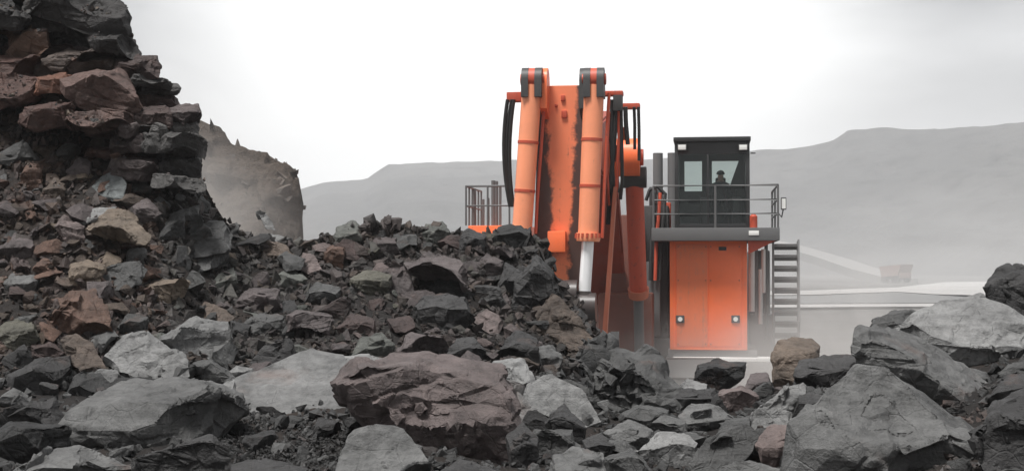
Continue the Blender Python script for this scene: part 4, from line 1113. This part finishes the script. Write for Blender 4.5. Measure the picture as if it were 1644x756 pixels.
# ---- boom -----------------------------------------------------------------------------------
foot = V3((0.0, -2.6, 3.3)); tip = V3((at.x * 0.5 + ab.x * 0.5 + 0.15, YA + 1.5, L(905, 235, YA + 1.5).z))
elbow = V3((0.05, -6.4, tip.z + 0.15))
m = MB()
def sec(c, w, h, tilt):
    u = V3((0, math.sin(tilt), math.cos(tilt)))
    return [c + V3((-w, 0, 0)) - u * h, c + V3((w, 0, 0)) - u * h, c + V3((w, 0, 0)) + u * h, c + V3((-w, 0, 0)) + u * h]
secs = [sec(foot, 0.75, 0.55, -0.7), sec(foot.lerp(elbow, 0.5), 0.7, 0.85, -0.75), sec(elbow, 0.66, 1.0, -0.3), sec(elbow.lerp(tip, 0.55), 0.6, 0.75, 0.05), sec(tip, 0.55, 0.5, 0.15)]
V = [p for s_ in secs for p in s_]; Fc = [(0, 1, 2, 3), (19, 18, 17, 16)]
for i in range(4):
    for k in range(4): Fc.append((i * 4 + k, i * 4 + (k + 1) % 4, i * 4 + 4 + (k + 1) % 4, i * 4 + 4 + k))
m.add(V, Fc)
bmesh.ops.bevel(m.b, geom=m.b.edges[:], offset=0.05, segments=2, affect='EDGES')
boom = m.build('boom', M_DRED, ex, origin=foot)
# round orange boss where the boom cylinder is pinned
bo = L(1013, 253, -7.2)
under(MB().tube([bo + V3((-0.5, 0, 0)), bo + V3((0.22, 0, 0))], 0.46, 28).build('cylinder_boss', M_OR, boom), boom)
under(MB().tube([bo + V3((0.22, 0, 0)), bo + V3((0.3, 0, 0))], 0.2, 18).build('boss_cap', M_RED, boom), boom)
# ---- boom cylinders
def boom_ram(pt, pg, pe):
    g = MB()
    d = (pg - pt).normalized()
    g = g.tube([pt, pg], 0.22, 22).build('boom_cylinder', M_RED, ex, origin=pt)
    under(MB().tube([pg - d * 0.12, pg + d * 0.1], [0.27, 0.25], 22).build('gland', M_RIB, g), g)
    under(MB().tube([pg, pe], 0.13, 18).build('rod', M_GREYP, g), g)
    under(MB().tube([pt + V3((-0.3, 0, 0)), pt + V3((0.3, 0, 0))], 0.26, 18).build('head_eye', M_STEEL, g), g)
    under(MB().tube([pe + V3((-0.3, 0, 0)), pe + V3((0.3, 0, 0))], 0.3, 18).build('rod_eye', M_GREASE, g), g)
boom_ram(L(1018, 285, -7.0), L(1025, 470, -5.6), L(1027, 590, -4.8))
boom_ram(L(1018, 285, -7.0) + V3((-2.0, 0, 0)), L(1025, 470, -5.6) + V3((-2.3, 0, 0)), L(1027, 590, -4.8) + V3((-2.5, 0, 0)))
# dark structure round the boom foot
a, b = L(972, 345, -3.4), L(1030, 600, -3.4)
MB().box((a.x, -3.4, b.z), (b.x, -0.5, a.z), 0.06).build('centre_frame', M_BROWN, ex)
a, b = L(1032, 330, -3.0), L(1074, 600, -3.0)
MB().box((a.x, -3.0, b.z), (b.x, -0.5, a.z), 0.06).build('pump_housing', M_STEEL, ex)
a, b = L(1036, 420, -3.2), L(1060, 540, -3.2)
MB().box((a.x, -3.2, b.z), (b.x, -2.98, a.z), 0.04).build('access_panel', M_GREYP, ex)
a, b = L(960, 470, -4.6), L(1048, 600, -4.6)
MB().box((a.x, -4.6, b.z), (b.x, -3.45, a.z), 0.08).build('boom_foot_bracket', M_BROWN, ex)
for px in (1006, 1040):
    a = L(px - 4, 500, -3.6); b = L(px + 4, 590, -3.6)
    MB().box(a, b + V3((0, 0.15, 0)), 0.02).build('frame_rib', M_RIB, ex)
MB().tube([L(975, 505, -3.5), L(1012, 504, -3.5)], 0.035, 8).build('pipe', M_PALEP, ex)
for i, px in enumerate((1052, 1060, 1068)):
    MB().tube([L(px, 310, -2.9), L(px - 2, 340, -3.0), L(px - 6, 385, -3.3), L(px - 8, 450, -3.3)], 0.05, 8).build('hose', (M_RUBBER, M_RED, M_RUBBER)[i], ex)

# ---- cab pedestal ---------------------------------------------------------------------------
YF = -3.9
a, b = L(1075, 383, YF), L(1200, 562, YF)
ped = MB().box((a.x, YF, b.z), (b.x, YF + 3.2, a.z), 0.03).build('cab_pedestal', M_OR, ex, origin=((a.x + b.x) / 2, YF + 1.5, b.z))
PZ0, PZ1, PX0, PX1 = b.z, a.z, a.x, b.x
for px in (1092, 1181):
    c = L(px, 512, YF)
    under(MB().box(c + V3((-0.11, -0.05, -0.1)), c + V3((0.11, 0.02, 0.1)), 0.02).build('lamp_housing', M_STEEL, ped), ped)
    under(MB().tube([c + V3((0, -0.075, 0)), c + V3((0, -0.03, 0))], 0.062, 14).build('lamp', M_LAMP, ped), ped)
c = L(1160, 399, YF); under(MB().box(c + V3((-0.1, -0.03, -0.05)), c + V3((0.1, 0.02, 0.05)), 0.01).build('latch', M_STEEL, ped), ped)
M_ORD = paint('dusty_panel_paint', (0.8, 0.2, 0.085), 0.55, (0.3, 0.2, 0.15), 0.5)
for x0, x1, mt in ((1086, 1136, M_ORD), (1138, 1190, M_OR)):          # two front panels with a joint between them
    a, b = L(x0, 392, YF), L(x1, 556, YF)
    under(MB().box((a.x, YF - 0.014, b.z), (b.x, YF + 0.02, a.z), 0.006).build('front_panel', mt, ped), ped)
    for bx in (x0 + 3, x1 - 3):
        for by in (396, 450, 552):
            c = L(bx, by, YF - 0.014)
            under(MB().tube([c + V3((0, -0.012, 0)), c + V3((0, 0.004, 0))], 0.022, 6).build('bolt', M_RIB, ped), ped)
for px in (1083, 1193):                       # corner folds of the pressed sheet
    c = L(px, 470, YF)
    under(MB().box((c.x - 0.012, YF - 0.012, PZ0 + 0.05), (c.x + 0.012, YF + 0.02, PZ1 - 0.02)).build('sheet_fold', M_OR, ped), ped)
MB().box((PX0 - 0.05, YF + 0.05, PZ0 - 0.22), (PX1 + 0.25, YF + 3.0, PZ0 - 0.004), 0.02).build('pedestal_skirt', M_GREYP, ex)
a, b = L(1080, 573, YF - 0.15), L(1238, 581, YF - 0.15)
MB().box((a.x, YF - 0.2, b.z), (b.x, YF + 0.5, a.z), 0.015).build('step_beam', M_PALEP, ex)
# ---- deck
a, b = L(1046, 366, -4.5), L(1252, 386, -4.5)
deck = MB().box((a.x, -4.5, b.z), (b.x, 0.2, a.z), 0.02).build('deck', M_GREYP, ex, origin=((a.x + b.x) / 2, -4.0, a.z))
DZ, DX0, DX1 = a.z, a.x, b.x
under(MB().prism([V3((PX1 + 0.02, -4.3, b.z - 0.004)), V3((DX1 - 0.1, -4.3, b.z - 0.004)), V3((PX1 + 0.02, -4.3, b.z - 0.35))], (0, 0, 0), (0, 0.12, 0)).build('bracket', M_RED, deck), deck)
c = L(1210, 352, -4.4)
under(MB().tube([V3((c.x, -4.3, DZ + 0.003)), V3((c.x, -4.3, DZ + 0.3)), V3((c.x, -4.3, DZ + 0.36))], [0.1, 0.1, 0.04], 14).build('fire_extinguisher', M_RED, deck), deck)
under(MB().box((c.x - 0.13, -4.44, DZ - 0.2), (c.x + 0.13, -4.52, DZ - 0.08), 0.01).build('deck_lamp', M_LAMP, deck), deck)
# ---- railings
def railing(name, corners, z0, z1, mids, post_every, mat=M_GREYP, r=0.03):
    root = None
    pts = [V3((x, y, 0)) for x, y in corners]
    top = MB().tube([p + V3((0, 0, z1)) for p in pts], r, 8).build(name, mat, ex, origin=pts[0] + V3((0, 0, z0)))
    for q in mids:
        under(MB().tube([p + V3((0, 0, z0 + (z1 - z0) * q)) for p in pts], r * 0.8, 8).build('mid_rail', mat, top), top)
    for i in range(len(pts) - 1):
        n = max(1, round((pts[i + 1] - pts[i]).length / post_every))
        for k in range(n + (1 if i == len(pts) - 2 else 0)):
            p = pts[i].lerp(pts[i + 1], k / n)
            under(MB().tube([p + V3((0, 0, z0)), p + V3((0, 0, z1))], r * 0.95, 8).build('rail_post', mat, top), top)
    return top
RZ = L(1140, 298, -4.45).z
railing('deck_railing', [(DX0 + 0.05, -1.2), (DX0 + 0.05, -4.45), (DX1 - 0.04, -4.45), (DX1 - 0.04, -1.0)], DZ, RZ, (0.33, 0.66), 1.45)
# mirror
c = L(1258, 327, -4.3)
mi = MB().box(c + V3((-0.07, -0.05, -0.16)), c + V3((0.07, 0.04, 0.16)), 0.02).build('mirror', M_STEEL, ex, origin=c)
under(MB().tube([c + V3((0, 0, -0.1)), c + V3((-0.05, 0, -0.35)), V3((DX1 - 0.05, -4.4, DZ + 0.4))], 0.018, 8).build('mirror_arm', M_STEEL, mi), mi)
under(MB().box(c + V3((-0.05, -0.056, -0.13)), c + V3((0.05, -0.052, 0.13))).build('mirror_glass', M_LAMP, mi), mi)

# ---- cab -------------------------------------------------------------------------------------
a, b = L(1083, 221, YF), L(1204, 364, YF)
X0, X1, Z0, Z1 = a.x, b.x, DZ + 0.004, a.z
Yb = YF + 2.3
m = MB()
p = 0.1
for x in (X0, X1 - p):
    for y in (YF, Yb - p): m.box((x, y, Z0), (x + p, y + p, Z1 - 0.12), 0.01)
m.box((X0 - 0.03, YF - 0.1, Z1 - 0.12), (X1 + 0.03, Yb + 0.05, Z1), 0.02)               # roof
m.box((X0 + p, YF + 0.01, Z1 - 0.45), (X1 - p, YF + 0.08, Z1 - 0.124), 0.01)             # header
m.box((X0 + p, YF + 0.01, Z0), (X1 - p, YF + 0.08, Z0 + 0.12), 0.01)                   # sill
m.box((X0 + 0.02, YF + 0.1, Z0), (X1 - 0.02, Yb - 0.1, Z0 + 0.06))                     # floor
# rear wall round two windows
def cabx(px): return L(px, 280, Yb - 0.05).x
def cabz(py): return L(1140, py, Yb - 0.05).z
wx = [X0 + p, cabx(1099), cabx(1127), cabx(1143), cabx(1186), X1 - p]
zt, zl, zr = cabz(259), cabz(307), cabz(300)
yb0, yb1 = Yb - 0.08, Yb - 0.02
m.box((wx[0], yb0, zt), (wx[5], yb1, Z1 - 0.124)); m.box((wx[0], yb0, Z0), (wx[5], yb1, zl))
m.box((wx[0], yb0, zl), (wx[1], yb1, zt)); m.box((wx[2], yb0, zl), (wx[3], yb1, zt))
m.prism([V3((wx[4], yb0, zt)), V3((wx[5], yb0, zt)), V3((wx[5], yb0, zl)), V3((wx[4] - 0.3, yb0, zl))], (0, 0, 0), (0, 0.06, 0))
for x in (X0 + 0.02, X1 - 0.08):                                                       # side walls, lower half
    m.box((x, YF + p, Z0), (x + 0.06, Yb - p, Z0 + 0.75)); m.box((x, YF + p, Z1 - 0.4), (x + 0.06, Yb - p, Z1 - 0.12))
m.box((X1 - 0.08, YF + 0.9, Z0 + 0.75), (X1 - 0.02, Yb - p, Z1 - 0.4))
m.box((X0 + 0.02, YF + 1.3, Z0 + 0.75), (X0 + 0.08, Yb - p, Z1 - 0.4))
cab = m.build('cab', M_CABP, ex, origin=((X0 + X1) / 2, YF + 1, Z0))
def pane(x0, x1, z0, z1, y, name='window'):
    under(MB().box((x0, y, z0), (x1, y + 0.012, z1)).build(name, M_GLASS, cab), cab)
pane(X0 + p, X1 - p, Z0 + 0.124, Z1 - 0.454, YF + 0.04, 'windscreen')
pane(wx[1], wx[2], zl, zt, yb0 + 0.02); pane(wx[3], wx[4], zl, zt, yb0 + 0.02)
under(MB().box((X0 + 0.04, YF + p, Z0 + 0.753), (X0 + 0.052, YF + 1.3, Z1 - 0.403)).build('side_window', M_GLASS, cab), cab)
under(MB().box((X1 - 0.055, YF + p, Z0 + 0.753), (X1 - 0.043, YF + 0.9, Z1 - 0.403)).build('side_window', M_GLASS, cab), cab)
under(MB().box(((X0 + X1) / 2 - 0.14, YF + 0.0, Z0 + 0.124), ((X0 + X1) / 2 - 0.08, YF + 0.036, Z1 - 0.454), 0.01).build('mullion', M_CABP, cab), cab)
for px in (1095, 1193):
    c = L(px, 237, YF - 0.02)
    under(MB().box(c + V3((-0.13, -0.06, -0.09)), c + V3((0.13, 0.02, 0.09)), 0.02).build('lamp_housing', M_STEEL, cab), cab)
    under(MB().box(c + V3((-0.1, -0.075, -0.065)), c + V3((0.1, -0.062, 0.065)), 0.005).build('work_lamp', M_LAMP, cab), cab)
under(MB().tube([V3((X1 + 0.03, YF + 0.2, Z1 - 0.42)), V3((X1 + 0.16, YF + 0.2, Z1 - 0.42))], 0.02, 6).build('antenna_stub', M_STEEL, cab), cab)
sx = L(1157, 320, YF + 1.3).x
seat = under(MB().box((sx - 0.27, YF + 0.95, Z0 + 0.45), (sx + 0.27, YF + 1.5, Z0 + 0.6), 0.05).build('seat', M_SEAT, cab), cab)
zs = Z0
under(MB().box((sx - 0.25, YF + 1.4, zs + 0.56), (sx + 0.25, YF + 1.56, zs + 1.12), 0.06).build('seat_back', M_SEAT, cab), cab)
under(MB().box((sx - 0.14, YF + 1.42, zs + 1.1), (sx + 0.14, YF + 1.55, zs + 1.42), 0.05).build('headrest', M_SEAT, cab), cab)
under(MB().box((sx - 0.2, YF + 1.0, zs + 0.05), (sx + 0.2, YF + 1.45, zs + 0.45), 0.03).build('seat_base', M_SEAT, cab), cab)
for s_ in (-1, 1):
    under(MB().box((sx + s_ * 0.42 - 0.12, YF + 0.75, zs + 0.05), (sx + s_ * 0.42 + 0.12, YF + 1.4, zs + 0.85), 0.04).build('console', M_CABP, cab), cab)
    under(MB().tube([V3((sx + s_ * 0.42, YF + 0.85, zs + 0.85)), V3((sx + s_ * 0.42, YF + 0.8, zs + 1.05))], [0.02, 0.035], 8).build('joystick', M_SEAT, cab), cab)
under(MB().box((sx - 0.85, YF + 0.5, zs + 0.65), (sx - 0.55, YF + 0.58, zs + 0.9), 0.02).build('monitor', M_SEAT, cab), cab)

under(MB().tube([V3((X1 - 0.55, YF - 0.0, Z0 + 0.5)), V3((X1 - 0.75, YF + 0.0, Z0 + 1.25))], 0.014, 6).build('wiper', M_SEAT, cab), cab)
# ---- the person at the controls (sits in the cab, a thing of its own)
bx = [(0, 0.02, 0.0), (0, 0.06, 0.28), (0, 0.06, 0.5), (0, 0.04, 0.6), (0, 0.0, 0.7), (0, 0.0, 0.8),
      (-0.19, 0.05, 0.48), (-0.26, -0.05, 0.24), (-0.33, -0.32, 0.22), (0.19, 0.05, 0.48), (0.26, -0.05, 0.24), (0.33, -0.32, 0.22),
      (-0.1, -0.05, -0.02), (-0.14, -0.46, 0.03), (-0.14, -0.52, -0.38), (-0.14, -0.66, -0.42), (0.1, -0.05, -0.02), (0.14, -0.46, 0.03), (0.14, -0.52, -0.38), (0.14, -0.66, -0.42)]
be = [(0, 1), (1, 2), (2, 3), (3, 4), (4, 5), (2, 6), (6, 7), (7, 8), (2, 9), (9, 10), (10, 11), (0, 12), (12, 13), (13, 14), (14, 15), (0, 16), (16, 17), (17, 18), (18, 19)]
br = [0.15, 0.16, 0.15, 0.06, 0.095, 0.075, 0.075, 0.05, 0.04, 0.075, 0.05, 0.04, 0.095, 0.07, 0.05, 0.05, 0.095, 0.07, 0.05, 0.05]
me = bpy.data.meshes.new('person'); me.from_pydata(bx, be, []); me.update()
tp = NT('person_surface')
zc = tp.n('ShaderNodeSeparateXYZ', {0: tp.n('ShaderNodeTexCoord').outputs['Object']}).outputs[2]
M_PERSON = tp.finish(tp.mixc(tp.mapr(zc, 0.575, 0.585), (0.02, 0.021, 0.026, 1), (0.3, 0.19, 0.14, 1)), 0.8)
person = link_mesh('person', me, M_PERSON)
sm_ = person.modifiers.new('skin', 'SKIN'); person.modifiers.new('smooth', 'SUBSURF').render_levels = 2
for i, v_ in enumerate(me.skin_vertices[0].data):
    v_.radius = (br[i], br[i] * (0.75 if i in (0, 1, 2) else 1.0)); v_.use_root = i == 0
pl_ = V3((sx, YF + 1.22, zs + 0.72))
person.location = ROOT + V3((pl_.x * cph - pl_.y * sph, pl_.x * sph + pl_.y * cph, pl_.z)); person.rotation_euler = (0, 0, PHI)
tag(person, 'person in dark clothing seated at the controls inside the cab', 'person')
hb_ = bmesh.new(); bmesh.ops.create_uvsphere(hb_, u_segments=16, v_segments=10, radius=0.115)
bmesh.ops.delete(hb_, geom=[v_ for v_ in hb_.verts if v_.co.z < -0.015], context='VERTS')
hm_ = bpy.data.meshes.new('hair'); hb_.to_mesh(hm_); hb_.free()
ho = link_mesh('hair', hm_, M_SEAT, person); ho.location = (0, 0.012, 0.775); ho.rotation_euler = (0.15, 0, 0)
# ---- upper body, left platform, engine house --------------------------------------------------
YL = -3.3
a, b = L(751, 362, YL), L(812, 470, YL)
MB().box((a.x, YL, b.z), (b.x + 0.6, YL + 5.0, a.z), 0.04).build('side_tank', M_OR, ex)
lz0, lz1 = a.z, L(760, 299, YL).z
railing('platform_railing', [(a.x - 0.05, YL + 2.6), (a.x - 0.05, YL), (b.x + 0.1, YL)], lz0, lz1, (0.5,), 0.55, r=0.028)
for px, top, r in ((762, 303, 0.045), (776, 320, 0.035), (784, 318, 0.035), (792, 290, 0.06), (797, 291, 0.05), (803, 300, 0.04)):
    c = L(px, 340, YL + 1.2); zz = L(px, top, YL + 1.2).z
    MB().tube([V3((c.x, YL + 1.2, lz0)), V3((c.x, YL + 1.2, zz))], r, 8).build('stand_pipe', M_GREYP, ex)
    
hx0, hx1 = L(1035, 300, -0.4).x, L(1066, 300, -0.4).x
MB().box((-2.6, 0.4, 1.9), (2.9, 8.0, 5.2), 0.08).build('engine_house', M_GREYP, ex)
MB().box((-3.3, 6.0, 1.9), (3.6, 9.2, 4.4), 0.2).build('counterweight', M_OR, ex)
MB().box((-3.4, -3.2, 1.75), (3.4, 6.0, 2.3), 0.05).build('upper_frame', M_STEEL, ex)
c = L(1068, 268, 1.5); zt_ = L(1068, 246, 1.5).z
for dx in (-0.22, 0.22):
    MB().tube([V3((c.x + dx, 1.5, 5.0)), V3((c.x + dx, 1.5, zt_))], 0.15, 16).build('exhaust_stack', M_GREYP, ex)
for px, py0, py1, w, mt in ((1047, 300, 350, 10, M_STEEL), (1058, 318, 372, 12, M_GREYP), (1071, 325, 372, 12, M_RED), (1044, 350, 400, 16, M_STEEL), (1066, 392, 470, 9, M_RED)):
    a, b = L(px - w / 2, py0, -2.2), L(px + w / 2, py1, -2.2)
    MB().box((a.x, -2.2, b.z), (b.x, -1.7, a.z), 0.03).build('valve_block', mt, ex)
MB().tube([L(1037, 322, -2.4), L(1043, 305, -2.4), L(1056, 300, -2.4), L(1068, 312, -2.4)], 0.05, 8).build('hose', M_RUBBER, ex)
# ---- pipes and boarding stairs on the right side
for px, y0, y1, r, mt in ((1207, 392, 500, 0.09, M_PALEP), (1214, 395, 505, 0.05, M_GREYP), (1221, 432, 520, 0.06, M_PALEP), (1230, 392, 545, 0.05, M_STEEL), (1226, 400, 470, 0.07, M_PALEP)):
    a, b = L(px, y0, -1.6), L(px, y1, -1.6)
    MB().tube([a, b], r, 10).build('side_pipe', mt, ex)
MB().box(L(1205, 505, -1.4), L(1245, 570, -1.4) + V3((0, 2.5, 0)), 0.03).build('side_box', M_GREYP, ex)
a, b = L(1203, 402, -0.6), L(1237, 575, -0.6)
MB().box((a.x, -0.6, b.z), (b.x, 2.6, a.z), 0.06).build('side_housing', M_GREYP, ex)
st0, st1 = L(1240, 388, -1.2), L(1240, 548, -2.2)
w = 0.68
stair = MB().prism([st0, st0 + V3((0, 0.22, 0)), st1 + V3((0, 0.22, 0)), st1], (0, 0, 0), (0.05, 0, 0)).build('boarding_stair', M_GREYP, ex, origin=st1)
under(MB().prism([st0, st0 + V3((0, 0.22, 0)), st1 + V3((0, 0.22, 0)), st1], (w, 0, 0), (w + 0.05, 0, 0)).build('stringer', M_GREYP, stair), stair)
for k in range(9):
    q = st0.lerp(st1, (k + 0.3) / 9)
    under(MB().box(q + V3((0.052, -0.12, -0.03)), q + V3((w - 0.002, 0.2, 0.03)), 0.01).build('tread', M_GREYP, stair), stair)
    under(MB().box(q + V3((0.052, 0.17, -0.14)), q + V3((w - 0.002, 0.19, -0.034)), 0.0).build('riser', M_STEEL, stair), stair)
for dx in (0.02, w + 0.03):
    under(MB().tube([st0 + V3((dx, 0, 0.0)), st0 + V3((dx, -0.2, 0.05)), st1 + V3((dx, -0.3, 0.55)), st1 + V3((dx, -0.1, 0.1))], 0.025, 8).build('handrail', M_GREYP, stair), stair)

# ---- crawler tracks -------------------------------------------------------------------------------
shoe_m = None
for sx in (-1, 1):
    cx = sx * 2.55
    path = []
    R, y0, y1 = 0.85, -4.1, 4.1
    N = 34
    per = 2 * (y1 - y0) + 2 * math.pi * R
    frame = MB().prism([V3((cx, y, z)) for y, z in ((y0 + 0.2, 0.35), (y1 - 0.2, 0.35), (y1 - 0.2, 1.4), (y0 + 0.2, 1.4))], (-0.45, 0, 0), (0.45, 0, 0)).build('track_frame', M_STEEL, ex, origin=(cx, 0, 0))
    for y in (y0, y1):
        under(MB().tube([V3((cx - 0.3, y, R + 0.1)), V3((cx + 0.3, y, R + 0.1))], R - 0.12, 24).build('idler', M_STEEL, frame), frame)
    for k in range(N):
        s_ = per * k / N
        if s_ < y1 - y0: y, z, an = y0 + s_, 2 * R + 0.1, 0
        elif s_ < y1 - y0 + math.pi * R: w_ = (s_ - (y1 - y0)) / R; y, z, an = y1 + R * math.sin(w_), R + 0.1 + R * math.cos(w_), -w_
        elif s_ < 2 * (y1 - y0) + math.pi * R: y, z, an = y1 - (s_ - (y1 - y0) - math.pi * R), 0.1, math.pi
        else: w_ = (s_ - 2 * (y1 - y0) - math.pi * R) / R; y, z, an = y0 - R * math.sin(w_), R + 0.1 - R * math.cos(w_), math.pi - w_
        if shoe_m is None:
            o = MB().box((-0.7, -0.32, -0.06), (0.7, 0.32, 0.06), 0.02).build('track_shoe', M_STEEL, frame); shoe_m = o.data
        else:
            o = link_mesh('track_shoe', shoe_m, None, frame)
        o.location = V3((cx, y, z)) - V3((cx, 0, 0)); o.rotation_euler = (an, 0, 0)
MB().tube([V3((0, 0, 0.6)), V3((0, 0, 1.75))], 1.9, 32).build('swing_ring', M_STEEL, ex)

# ================================================================== far dump truck on the pit floor
tr0 = ground_at(1436, 453.5, 0.3)
M_TRUCK = paint('haze_faded_truck_paint', (0.2, 0.125, 0.105), 0.7, (0.3, 0.27, 0.24), 0.5)  # red dulled and greyed in the colour to stand in for haze
tk = bpy.data.objects.new('dump_truck', None); tk.location = tr0; tk.rotation_euler = (0, 0, 0.5); COL.objects.link(tk)
tag(tk, 'distant reddish dump truck fading in the haze on the pit floor', 'dump truck')
MB().prism([V3((0, -3.4, 1.9)), V3((0, 2.6, 1.5)), V3((0, 3.4, 4.2)), V3((0, -4.6, 4.8)), V3((0, -4.6, 4.5))], (-2.2, 0, 0), (2.2, 0, 0)).build('dump_body', M_TRUCK, tk)
MB().box((-1.8, -4.4, 1.2), (1.8, -2.6, 2.6), 0.1).build('bonnet', M_TRUCK, tk)
MB().box((-1.6, -3.4, 2.6), (0.2, -2.2, 4.0), 0.1).build('cab', M_TRUCK, tk)
MB().box((-1.0, -3.4, 0.9), (1.0, 3.0, 1.6), 0.05).build('chassis', M_STEEL, tk)
for x in (-1.75, 1.75):
    for y in (-2.9, 1.8):
        MB().tube([V3((x - 0.4, y, 1.0)), V3((x + 0.4, y, 1.0))], 1.0, 20).build('wheel', M_RUBBER, tk)

# ================================================================== dusty air
def volume_mat(name, col, density, noise=None):
    t = NT(name)
    pv = t.n('ShaderNodeVolumePrincipled', {'Color': C3(col), 'Anisotropy': 0.0})
    if noise is None:
        pv.inputs['Density'].default_value = density
    else:
        pos = t.n('ShaderNodeTexCoord').outputs['Object']
        r = t.n('ShaderNodeVectorMath', {0: pos}, operation='LENGTH').outputs['Value']
        fall = t.mapr(r, 0.25, 0.98, 1.0, 0.0)
        nz = t.mapr(t.noise(pos, noise, 4, 0.55, 0.4), 0.35, 0.68, 0.15, 1.0)
        t.t.links.new(t.math('MULTIPLY', t.math('MULTIPLY', fall, nz), density), pv.inputs['Density'])
    t.t.links.new(pv.outputs[0], t.out.inputs['Volume'])
    return t.m
hz = MB().box((-2600, -420, -8.0), (2900, 2300, 200.0)).build('haze', volume_mat('hazy_air', (0.955, 0.97, 0.99), 0.0005), None, smooth=False)
tag(hz, 'pale dusty haze filling the pit', 'haze', kind='stuff')
def cloud(name, c, rad, col, dens, label):
    bm = bmesh.new(); bmesh.ops.create_icosphere(bm, subdivisions=3, radius=1.0)
    me = bpy.data.meshes.new(name); bm.to_mesh(me); bm.free()
    o = link_mesh(name, me, volume_mat(name, col, dens, 1.6)); o.location = c; o.scale = rad
    tag(o, label, 'dust', kind='stuff')
cloud('dust_cloud', (5.4, 33.0, 1.0), (7.5, 4.5, 2.8), (0.9, 0.87, 0.84), 0.2, 'low dust cloud drifting round the foot of the excavator')
cloud('dust_cloud', (8.0, 34.2, 2.2), (3.8, 3.4, 3.4), (0.9, 0.88, 0.86), 0.3, 'dust plume rising beside the boarding stair of the excavator')
cloud('dust_cloud', (-8.8, 31.0, 4.6), (5.2, 6.5, 4.2), (0.88, 0.85, 0.82), 0.18, 'thin dust drifting before the brown muck pile')
cloud('dust_cloud', (150, 300, 6), (210, 190, 24), (0.95, 0.94, 0.93), 0.0042, 'pale dust bank lying over the far pit floor')
SC.cycles.volume_step_rate = 2.0
SC.cycles.volume_max_steps = 128
